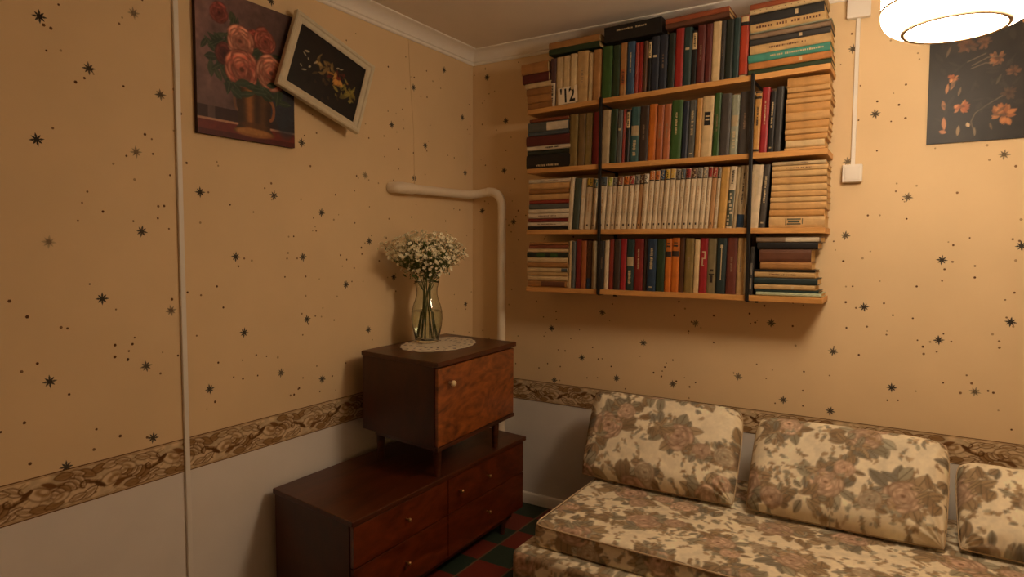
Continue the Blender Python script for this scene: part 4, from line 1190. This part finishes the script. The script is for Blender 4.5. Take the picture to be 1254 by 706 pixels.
UPRIGHT = [
  (0, 'c', [
    (0.585, 0.0314, 0.234, 'plum', 'halfwhite'), (0.618, 0.0375, 0.235, 'cream', ''), (0.656, 0.0394, 0.234, 'cream', ''),
    (0.696, 0.0326, 0.236, 'cream', ''), (0.73, 0.058, 0.241, 'sand', 'lines'), (0.791, 0.0247, 0.226, 'cream', ''),
    (0.816, 0.0381, 0.233, 'tan', ''),
  ]),
  (0, 'm', [
    (0.859, 0.0495, 0.241, 'green', ''), (0.911, 0.0369, 0.237, 'darkgreen', ''), (0.95, 0.032, 0.24, 'tan', 'lowlabel'),
    (0.985, 0.0353, 0.238, 'blue', 'title'), (1.021, 0.0171, 0.229, 'pinkred', 'lines'), (1.039, 0.0219, 0.229, 'red', ''),
    (1.063, 0.0168, 0.228, 'brown', ''), (1.08, 0.0181, 0.231, 'black', 'creamlabel'), (1.099, 0.0345, 0.24, 'navy', 'small'),
    (1.135, 0.0354, 0.24, 'navy', 'lines'), (1.173, 0.0315, 0.241, 'blackgreen', ''),
  ]),
  (0, 'm', [
    (1.206, 0.0357, 0.254, 'red', ''), (1.242, 0.0345, 0.251, 'darkteal', 'small'), (1.278, 0.0237, 0.232, 'black', 'creamlabel'),
    (1.303, 0.033, 0.247, 'maroon', 'lines'), (1.337, 0.0272, 0.248, 'maroon', ''), (1.365, 0.0356, 0.251, 'cream', ''),
    (1.401, 0.018, 0.249, 'greyblack', 'lines'), (1.419, 0.0323, 0.249, 'blackgreen', ''), (1.452, 0.0254, 0.249, 'darkteal', ''),
    (1.478, 0.0353, 0.251, 'redorange', 'ends'),
  ]),
  (1, 'c', [
    (0.698, 0.0415, 0.247, 'olive', ''), (0.741, 0.0375, 0.246, 'olivebrown', ''), (0.78, 0.035, 0.246, 'olive', 'lines'),
    (0.817, 0.0399, 0.248, 'darkred', ''),
  ]),
  (1, 'm', [
    (0.867, 0.0392, 0.249, 'stone', ''), (0.907, 0.0341, 0.251, 'darkgreen', ''), (0.942, 0.0242, 0.241, 'slate', 'small'),
    (0.967, 0.0158, 0.244, 'pinkred', 'lines'), (0.984, 0.0207, 0.238, 'black', 'creamlabel'), (1.006, 0.0423, 0.249, 'teal', 'midglow'),
    (1.05, 0.0403, 0.248, 'brownblack', 'lines'), (1.091, 0.0362, 0.252, 'orange', ''), (1.129, 0.0309, 0.242, 'orangebrown', 'lines'),
    (1.161, 0.0318, 0.244, 'copper', 'lines'),
  ]),
  (1, 'm', [
    (1.196, 0.0477, 0.256, 'green', 'title'), (1.245, 0.0263, 0.248, 'navy', ''), (1.272, 0.0322, 0.25, 'slate', 'whitetitle'),
    (1.306, 0.0245, 0.252, 'ochre', ''), (1.332, 0.0454, 0.257, 'cream', 'blackbox'), (1.38, 0.0286, 0.266, 'green', 'lines'),
    (1.41, 0.0411, 0.259, 'charcoal', ''), (1.452, 0.0324, 0.249, 'greygreen', 'midglow'), (1.487, 0.0427, 0.258, 'charcoal', 'lines'),
  ]),
  (1, 's', [
    (1.545, 0.0258, 0.252, 'ochre', 'stripes'), (1.571, 0.0304, 0.265, 'crimson', 'title'), (1.603, 0.0229, 0.247, 'black', 'whitetitle'),
    (1.626, 0.0271, 0.263, 'greyblack', ''),
  ]),
  (2, 'c', [
    (0.702, 0.023, 0.251, 'ivory', ''), (0.726, 0.0338, 0.245, 'greenblack', ''), (0.761, 0.0301, 0.244, 'white', 'small'),
    (0.793, 0.0317, 0.243, 'ivory', 'vol:yellow'), (0.827, 0.0187, 0.238, 'ivory', 'vol:teal'),
  ]),
  (2, 'm', [
    (0.86, 0.0349, 0.246, 'ivory', 'vol:slateblue'), (0.897, 0.0241, 0.242, 'ivory', 'vol:lime'), (0.922, 0.0246, 0.242, 'ivory', 'vol:grey'),
    (0.948, 0.0262, 0.242, 'ivory', 'vol:rust'), (0.975, 0.0285, 0.244, 'ivory', 'vol:orange'), (1.005, 0.0238, 0.244, 'ivory', 'vol:red'),
    (1.03, 0.0218, 0.247, 'ivory', 'vol:grey'), (1.053, 0.0222, 0.247, 'kraft', 'vol:brown'), (1.076, 0.0214, 0.248, 'ivory', 'vol:whiteblack'),
    (1.099, 0.0243, 0.261, 'ivory', 'vol:orange'), (1.125, 0.0216, 0.261, 'ivory', 'vol:orange'), (1.147, 0.0238, 0.263, 'ivory', 'vol:blue'),
    (1.173, 0.0224, 0.263, 'ivory', 'vol:yellow'), (1.196, 0.0234, 0.264, 'ivory', 'vol:gold'),
  ]),
  (2, 'm', [
    (1.219, 0.0217, 0.262, 'ivory', 'vol:grey'), (1.242, 0.0215, 0.262, 'ivory', 'vol:slateblue'), (1.265, 0.0232, 0.262, 'ivory', 'vol:red'),
    (1.29, 0.0237, 0.262, 'ivory', 'vol:brown'), (1.314, 0.0234, 0.262, 'ivory', 'vol:grey'), (1.339, 0.022, 0.263, 'ivory', 'vol:grey'),
    (1.362, 0.0176, 0.263, 'ivory', 'vol:red'), (1.38, 0.0204, 0.261, 'kraft', 'vol:red'), (1.401, 0.0155, 0.259, 'ivory', 'vol:grey'),
    (1.418, 0.0337, 0.258, 'mustard', ''), (1.453, 0.0274, 0.259, 'ivory', 'picture'), (1.481, 0.0128, 0.256, 'stone', ''),
    (1.495, 0.0321, 0.26, 'stone', 'bluefoot'),
  ]),
  (2, 's', [
    (1.542, 0.0427, 0.26, 'ivory', 'title'), (1.586, 0.0249, 0.259, 'charcoal', 'whitetitle'),
  ]),
  (3, 'c', [
    (0.698, 0.0158, 0.23, 'cream', ''), (0.714, 0.0193, 0.227, 'slate', ''), (0.735, 0.0284, 0.237, 'darkred', ''),
    (0.765, 0.0274, 0.23, 'orangebrown', ''), (0.794, 0.0263, 0.23, 'brown', 'bluefoot'), (0.822, 0.0165, 0.229, 'stone', ''),
  ]),
  (3, 'm', [
    (0.859, 0.0272, 0.23, 'greyblack', 'lines'), (0.886, 0.0209, 0.232, 'ivory', ''), (0.908, 0.0246, 0.236, 'brick', ''),
    (0.934, 0.0317, 0.236, 'brownblack', ''), (0.966, 0.0287, 0.239, 'crimson', ''), (0.996, 0.0374, 0.234, 'darkteal', 'midglow'),
    (1.035, 0.0419, 0.238, 'darkred', 'title'), (1.078, 0.0182, 0.235, 'brownblack', ''), (1.098, 0.041, 0.238, 'navyblue', 'whitetitle'),
    (1.141, 0.0374, 0.235, 'darkgreen', ''), (1.18, 0.0297, 0.238, 'orange', 'darkband'),
  ]),
  (3, 'm', [
    (1.208, 0.0347, 0.241, 'orange', 'darkband'), (1.243, 0.0249, 0.243, 'brown', ''), (1.27, 0.0378, 0.239, 'olive', 'lines'),
    (1.309, 0.0224, 0.233, 'cream', ''), (1.332, 0.0344, 0.24, 'crimson', 'emblem'), (1.367, 0.0388, 0.238, 'olivegrey', 'lowtitle'),
    (1.407, 0.0388, 0.239, 'blackteal', 'whiteline'), (1.447, 0.0422, 0.241, 'brick2', 'lines'), (1.491, 0.0301, 0.239, 'sand', 'lines'),
  ]),
  (3, 's', [
    (1.542, 0.0159, 0.203, 'greyblack', 'silver'),
  ]),
]
STACKS = [
  ('c', 0, [
    (0.422, 0.573, 0.0531, 'tan', ''), (0.431, 0.579, 0.0456, 'maroon', ''), (0.446, 0.591, 0.0256, 'cream', ''),
    (0.453, 0.594, 0.0356, 'brownTan', ''), (0.458, 0.594, 0.0366, 'tan', ''), (0.462, 0.598, 0.0347, 'brownTan', ''),
  ]),
  ('s', 0, [
    (1.513, 1.786, 0.0226, 'redbrown', ''), (1.515, 1.796, 0.0198, 'cream', 'dots'), (1.514, 1.789, 0.0396, 'blackish', 'small'),
    (1.517, 1.799, 0.0326, 'paper', 'pattern'), (1.517, 1.817, 0.0071, 'greygreen', ''), (1.517, 1.816, 0.0198, 'taupe', ''),
    (1.516, 1.815, 0.0263, 'greyblack', 'small'), (1.517, 1.817, 0.0355, 'paper', 'textline'), (1.511, 1.816, 0.0328, 'aqua', 'whitetext'),
    (1.513, 1.821, 0.0285, 'orangetan', 'small'), (1.513, 1.822, 0.0242, 'darkgreen', ''),
  ]),
  ('c', 1, [
    (0.475, 0.691, 0.0166, 'rust', ''), (0.464, 0.693, 0.0474, 'slate', 'whitepatch'), (0.465, 0.693, 0.0196, 'slateblue', ''),
    (0.455, 0.697, 0.0491, 'maroon', ''), (0.458, 0.7, 0.0211, 'white', 'midtitle'), (0.46, 0.694, 0.0225, 'blackgreen', ''),
    (0.456, 0.7, 0.0676, 'black', 'cornertitle'),
  ]),
  ('s', 1, [
    (1.666, 1.817, 0.0375, 'ochretan', ''), (1.667, 1.821, 0.0222, 'sandtan', ''), (1.666, 1.824, 0.0222, 'ochretan', ''),
    (1.664, 1.827, 0.0222, 'sandtan', ''), (1.663, 1.823, 0.0345, 'ochretan', ''), (1.663, 1.821, 0.0346, 'sandtan', ''),
    (1.663, 1.821, 0.033, 'ochretan', ''), (1.662, 1.819, 0.0209, 'sandtan', ''), (1.663, 1.817, 0.0239, 'ochretan', ''),
    (1.666, 1.808, 0.0278, 'cream', ''), (1.662, 1.811, 0.0132, 'sandtan', ''),
  ]),
  ('c', 2, [
    (0.472, 0.704, 0.0196, 'white', 'textline'), (0.472, 0.7, 0.0308, 'sandtan', ''), (0.472, 0.695, 0.0217, 'brownTan', ''),
    (0.472, 0.697, 0.0308, 'sandtan', ''), (0.473, 0.696, 0.0189, 'brick', ''), (0.473, 0.697, 0.026, 'slate', ''),
    (0.471, 0.698, 0.0211, 'white', ''), (0.472, 0.697, 0.0245, 'white', 'textline'), (0.468, 0.697, 0.0183, 'darkred', ''),
    (0.465, 0.696, 0.0212, 'white', 'textline'), (0.466, 0.694, 0.0156, 'black', ''),
  ]),
  ('s', 2, [
    (1.62, 1.817, 0.0157, 'stonecream', 'textline'), (1.62, 1.824, 0.0205, 'sandcream', 'textline'), (1.618, 1.821, 0.0247, 'sandcream', ''),
    (1.618, 1.821, 0.0296, 'sandtan', ''), (1.617, 1.822, 0.0272, 'sandcream', ''), (1.616, 1.822, 0.0237, 'sandtan', ''),
    (1.614, 1.823, 0.0213, 'sandcream', ''), (1.615, 1.823, 0.0298, 'sandtan', ''), (1.613, 1.816, 0.0273, 'ochretan', ''),
    (1.612, 1.819, 0.045, 'sandcream', 'frameemblem'),
  ]),
  ('c', 3, [
    (0.476, 0.695, 0.0139, 'tan', ''), (0.475, 0.695, 0.0201, 'rust', ''), (0.467, 0.696, 0.018, 'cream', ''),
    (0.464, 0.696, 0.0244, 'blackgreen', 'greenpatch'), (0.464, 0.693, 0.0251, 'cream', ''), (0.464, 0.694, 0.0251, 'tan', ''),
    (0.465, 0.695, 0.0224, 'cream', 'blueend'), (0.465, 0.693, 0.0196, 'sand', ''), (0.468, 0.694, 0.0224, 'cream', ''),
    (0.469, 0.69, 0.0321, 'tan', 'darkpatch'),
  ]),
  ('s', 3, [
    (1.564, 1.808, 0.0228, 'taupe', 'whitepatch'), (1.569, 1.798, 0.0288, 'black', ''), (1.578, 1.774, 0.0515, 'umber', ''),
    (1.582, 1.777, 0.0306, 'tan', ''), (1.56, 1.791, 0.0085, 'black', ''), (1.561, 1.79, 0.0253, 'sand', 'textline'),
    (1.56, 1.801, 0.0277, 'blackteal', ''), (1.561, 1.793, 0.0218, 'sand', 'small'), (1.565, 1.806, 0.0091, 'darkteal', ''),
    (1.569, 1.817, 0.0164, 'mint', ''),
  ]),
]

LEAN = [1.3, 1.8, 3.6, 1.2]
bays = {}
for (i, bay, rows) in UPRIGHT: bays.setdefault((i, bay), []).extend(rows)
UPRIGHT = [(i, bay, rows) for (i, bay), rows in bays.items()]
cnt = {}
for (i, bay, rows) in UPRIGHT:
    for n, (x, w, h, colour, mark) in enumerate(rows):
        key = (i, bay); cnt[key] = cnt.get(key, 0) + 1
        ref = {'c': 'corner-end stack', 'm': 'corner-side black ladder', 's': 'switch-side black ladder'}[bay]
        look = PAL[colour][1]
        if mark.startswith('vol:'): look += ' series volume'
        else: look += ' upright book'
        lab = f"{look}, {ORD[cnt[key] - 1]} from the {ref} on the {SHELF[i]} shelf"
        th = R(LEAN[i])
        # the books lean: turn about the lower right edge, measured top edge keeps its place
        w2 = w - .0006
        if n + 1 < len(rows): w2 = min(w2, (rows[n + 1][0] - x) * math.cos(th) - .0004)
        hh = h - .001
        xb = x - math.sin(th) * hh                       # shift so that the top lands where it was seen
        zb = btop(i, xb + w) + w2 * math.sin(th) + .0004
        rn = random.Random(i * 100 + cnt[key])
        dep = .150 + rn.uniform(-.012, .006)
        book(lab, f'books on the {SHELF[i]} shelf', (xb, -.178 + rn.uniform(-.004, .006), zb), (0, th, 0), w2, hh, dep, colour, mark)

for (side, i, rows) in STACKS:
    x_b = rows[-1][0]
    z = [btop(i, r[0]) for r in rows][-1] if side == 'c' else btop(i, rows[-1][0])
    a, b = BOARD_Z[i]; tilt = math.atan2(b - a, BX1 - BX0)
    tot = sum(r[2] for r in rows)
    limit = (BOARD_Z[i - 1][0 if side == 'c' else 1] - BT - .014 - z) if i else .30
    k_ = min(1.0, limit / tot)
    end = 'corner-end' if side == 'c' else 'switch-end'
    for n in range(len(rows) - 1, -1, -1):
        x0, x1, t, colour, mark = rows[n]
        t *= k_
        zt = z + t
        where = 'topmost' if n == 0 else ('lowest' if n == len(rows) - 1 else ORD[n] + ' from the top')
        lab = f"{PAL[colour][1]} lying book, {where} in the {end} stack on the {SHELF[i]} shelf"
        rn = random.Random(i * 50 + n + (7 if side == 'c' else 0))
        rise = math.tan(tilt) * (x0 - x_b)
        book(lab, f'books on the {SHELF[i]} shelf', (x0, -.180 + rn.uniform(-.003, .003), zt + rise + .0002), (0, R(90) - tilt, 0), t - .0012, x1 - x0, .155 + rn.uniform(-.01, .0), colour, mark)
        z = zt

# things lying across the tops of the upright books on the top shelf
ZL = 2.326
book('tan lying book on top of the cream books beside the corner', 'books on the top shelf', (.574, -.172, 2.3875), (0, R(90) - .012, 0), .0315, .268, .15, 'tan', '')
book('dark green lying book under the tan one, on the cream upright books', 'books on the top shelf', (.575, -.174, 2.3555), (0, R(90) - .012, 0), .0275, .268, .15, 'darkgreen', '')
book('brown lying book pair, upper one, beneath the cornice beside the black box', 'books on the top shelf', (1.156, -.174, 2.398), (0, R(90) - .03, 0), .022, .272, .15, 'redbrown', '')
book('brown lying book pair, lower one, on the dark upright books', 'books on the top shelf', (1.157, -.176, 2.3755), (0, R(90) - .03, 0), .0215, .274, .15, 'umber', '')
root = empty('book_box', (.865, -.172, 2.3405)); root.rotation_euler = (0, -.022, 0)
tag(root, 'thick black slipcase with pale title lying across the upright books', 'book box', 'books on the top shelf')
MB().box(0, .274, 0, .085, 0, .070).build('case', bm_('black'), root, bevel=.002)
mb = MB()
rn = random.Random(9)
xx = .062
for word in (9, 6):
    for q in range(word):
        mb.box(xx, xx + .0062, -.0006, .0, .044, .044 + rn.choice((.006, .006, .0075))); xx += .0088
    xx += .012
mb.build('lettering', INK['pale'], root)

# small white card reading '12
def text_mesh(s, size):
    cu = bpy.data.curves.new('glyphs', 'FONT'); cu.body = s; cu.size = size; cu.offset = size * .022
    cu.resolution_u = 3
    ob = bpy.data.objects.new('glyphs', cu); COL.objects.link(ob)
    dg = bpy.context.evaluated_depsgraph_get()
    me = bpy.data.meshes.new_from_object(ob.evaluated_get(dg))
    bpy.data.objects.remove(ob); bpy.data.curves.remove(cu)
    return me
root = empty('number_card', (.636, -.1835, btop(0, .64) + .004)); root.rotation_euler = (R(-3), R(-4.5), 0)
tag(root, "small white card reading '12, propped against the cream books", 'card')
MB().box(0, .102, -.0012, 0, 0, .080).build('card', mat('white_card', (232, 214, 184), .7, .03), root)
me = text_mesh("'12", .092); me.materials.append(INK['black'])
o = bpy.data.objects.new('numerals', me); link(o, root)
o.rotation_euler = (R(90), 0, 0); o.location = (.010, -.0016, .008); o.scale = (.74, 1.0, 1.0)

# ------------------------------------------------------------------ doily, vase and flowers on the cabinet
TOPZ = .945
def doily():
    root_loc = (.262, -.640, TOPZ)
    mb = MB(); nseg = 120
    ax, ay = .158, .232
    rings = [0, .25, .45, .6, .70, .78, .86, .93, 1.0]
    for z in (.0002, .0016):
        for q in rings:
            for k in range(nseg):
                w = 2 * math.pi * k / nseg
                s = q * (1 + (.018 * math.sin(w * 20) if q > .9 else 0))
                mb.v.append((ax * s * math.cos(w), ay * s * math.sin(w), z + (.0006 * math.sin(w * 9 + q * 11))))
    n = len(rings); LT = n * nseg
    def solid(i, k):
        if i < 2: return True
        ph = k % 6
        if i in (2, 4): return ph in (0, 1, 5, 2) or False
        if i == 6: return (k + 3) % 6 in (0, 1, 2, 3)
        return True
    for i in range(n - 1):
        for k in range(nseg):
            if not solid(i, k): continue
            k2 = (k + 1) % nseg; a, b, c, d = i * nseg + k, i * nseg + k2, (i + 1) * nseg + k2, (i + 1) * nseg + k
            mb.f.append((LT + a, LT + b, LT + c, LT + d)); mb.f.append((d, c, b, a))
            if i == n - 2: mb.f.append((d, LT + d, LT + c, c))
    o = mb.build('lace_doily', mat('lace_cotton', (226, 212, 186), .9, .08, 120, bump=.3), recalc=False)
    o.location = root_loc; o.rotation_euler = (0, 0, R(14))
    tag(o, 'oval white lace doily under the vase of flowers', 'doily')
doily()

VX, VY = .186, -.634
def vase():
    mt, nt, bs = nodes_of('pale_green_glass')
    bs.inputs['Base Color'].default_value = (.90, .94, .88, 1)
    bs.inputs['Roughness'].default_value = .02
    bs.inputs['Transmission Weight'].default_value = 1.0
    bs.inputs['IOR'].default_value = 1.45
    tc = N(nt, 'ShaderNodeTexCoord'); nz = N(nt, 'ShaderNodeTexNoise'); nz.inputs['Scale'].default_value = 25
    bp = N(nt, 'ShaderNodeBump'); bp.inputs['Strength'].default_value = .05; bp.inputs['Distance'].default_value = .002
    nt.links.new(tc.outputs['Object'], nz.inputs['Vector']); nt.links.new(nz.outputs['Fac'], bp.inputs['Height']); nt.links.new(bp.outputs[0], bs.inputs['Normal'])
    mw, nw, bw = nodes_of('vase_water')
    bw.inputs['Base Color'].default_value = (.88, .92, .82, 1); bw.inputs['Roughness'].default_value = 0
    bw.inputs['Transmission Weight'].default_value = 1.0; bw.inputs['IOR'].default_value = 1.33
    root = empty('glass_vase', (VX, VY, TOPZ + .002)); tag(root, 'clear pale green glass vase holding white flowers', 'vase')
    out = [(.046, 0), (.053, .003), (.056, .012), (.060, .035), (.069, .075), (.0735, .115), (.072, .145), (.064, .178), (.054, .205), (.049, .230), (.050, .255), (.056, .280), (.0585, .288)]
    inn = [(r - .003, z) for r, z in reversed(out[3:])] + [(.050, .022), (.040, .014), (.0005, .012)]
    mb = MB(); mb.lathe([(.0005, .001)] + out + [(.0575, .2895)] + inn, 48, caps=False)
    mb.build('glass', mt, root, smooth='auto', angle=60)
    wat = [(.0005, .0135), (.038, .0155), (.048, .024), (.0563, .037), (.0653, .076), (.0695, .115), (.0683, .142), (.0660, .150), (.0005, .150)]
    MB().lathe(wat, 40, caps=False).build('water', mw, root, smooth='auto', angle=50)
vase()

def bouquet():
    rn = random.Random(17)
    root = empty('flower_bouquet', (VX, VY, TOPZ + .02)); tag(root, "bunch of small white baby's-breath flowers in the glass vase", 'flowers')
    m_stem = mat('green_stem', (96, 110, 54), .6, .15, 50)
    m_leaf = mat('dark_green_leaf', (80, 96, 46), .6, .2, 50)
    m_fl = mat('white_petal', (248, 240, 208), .8, .06, 60)
    m_eye = mat('flower_eye', (168, 160, 90), .8)
    zc = .392                                            # local height of the dome's centre
    tips = []
    for s in range(13):
        a = s * 2.399; q = .022 * math.sqrt((s + .5) / 13)
        top = (.016 * math.cos(a + .5), .016 * math.sin(a + .5), .225)
        foot = (.037 * math.cos(a), .037 * math.sin(a), .001 + .004 * (s % 3))
        end = (.10 * math.cos(a + .6) * math.sqrt((s + .5) / 13), .10 * math.sin(a + .6) * math.sqrt((s + .5) / 13), .34)
        mb = MB().tube([foot, tuple((foot[i] + top[i]) / 2 * .72 if i < 2 else .14 for i in range(3)), top, end], [.0024, .0024, .0022, .0016], 6)
        mb.build('stem', m_stem, root, smooth=True)
        tips.append(end)
    fl, ey, tw, lf = MB(), MB(), MB(), MB()
    for n in range(1050):
        # points in a broad dome, denser near the surface
        while True:
            x, y, z = rn.uniform(-1, 1), rn.uniform(-1, 1), rn.uniform(-1, 1)
            q = math.sqrt(x * x + y * y + z * z) if z > 0 else math.hypot(x, y) / (1 + z * .72)
            if q < 1 and rn.random() < .18 + .82 * q ** 2: break
        p = Vector((x * .190, y * .190, zc + z * .118 + .012 * rn.uniform(-1, 1)))
        if n < 46:                                        # looser sprays sticking out to one side and on top
            p = Vector((rn.gauss(-.04, .04), max(-.235, min(-.14, rn.gauss(-.185, .025))), zc + max(-.04, rn.gauss(0.02, .03))))
        if p.x < -.162: p.x = -.162 + rn.uniform(0, .02)
        if p.x < -.160: p.x = -.160 + rn.uniform(0, .025)
        t = min(tips, key=lambda e: (Vector(e) - p).length)
        t = Vector(t) * .8 + Vector((0, 0, .05))
        mid = (t + p) / 2 + Vector((rn.uniform(-.01, .01), rn.uniform(-.01, .01), rn.uniform(-.015, .01)))
        if n % 3 == 0: tw.tube([t, mid, p], [.0011, .0009, .0007], 3, cap=False)
        nrm = (p - Vector((0, 0, zc - .12))).normalized() + Vector((rn.uniform(-.5, .5), rn.uniform(-.5, .5), rn.uniform(-.3, .5)))
        nrm.normalize()
        a = nrm.orthogonal().normalized(); b = nrm.cross(a)
        r = rn.uniform(.0065, .0105); w0 = rn.uniform(0, 6.28)
        for k in range(5):
            w = w0 + k * 1.2566
            u = a * math.cos(w) + b * math.sin(w); v = nrm.cross(u)
            base = len(fl.v)
            fl.v += [tuple(p), tuple(p + u * r * .6 + v * r * .42 + nrm * r * .12), tuple(p + u * r + nrm * r * .28), tuple(p + u * r * .6 - v * r * .42 + nrm * r * .12)]
            fl.f.append((base, base + 1, base + 2, base + 3))
        e = p + nrm * .001
        base = len(ey.v)
        ey.v += [tuple(e + a * .0016), tuple(e + b * .0016), tuple(e - a * .0016), tuple(e - b * .0016), tuple(e + nrm * .0016)]
        ey.f += [(base, base + 1, base + 4), (base + 1, base + 2, base + 4), (base + 2, base + 3, base + 4), (base + 3, base, base + 4)]
    for n in range(520):
        x, y = rn.gauss(0, .062), rn.gauss(0, .062); z = zc - .06 + rn.uniform(-.06, .11); k_ = 1 if z > zc - .04 else .55; x, y = max(x * k_, -.13), y * k_
        d = Vector((rn.uniform(-1, 1), rn.uniform(-1, 1), rn.uniform(-.2, 1))).normalized(); s_ = d.orthogonal().normalized()
        p = Vector((x, y, z)); ln = rn.uniform(.014, .03)
        base = len(lf.v)
        lf.v += [tuple(p), tuple(p + d * ln * .5 + s_ * ln * .16), tuple(p + d * ln), tuple(p + d * ln * .5 - s_ * ln * .16)]
        lf.f.append((base, base + 1, base + 2, base + 3))
    tag(fl.build('petals', m_fl, root, recalc=False), 'tiny white five-petalled flowers', kind='stuff')
    tag(ey.build('flower_eyes', m_eye, root), kind='stuff')
    tag(tw.build('twigs', m_stem, root), kind='stuff')
    tag(lf.build('leaves', m_leaf, root, recalc=False), 'small dark green leaves', kind='stuff')
bouquet()
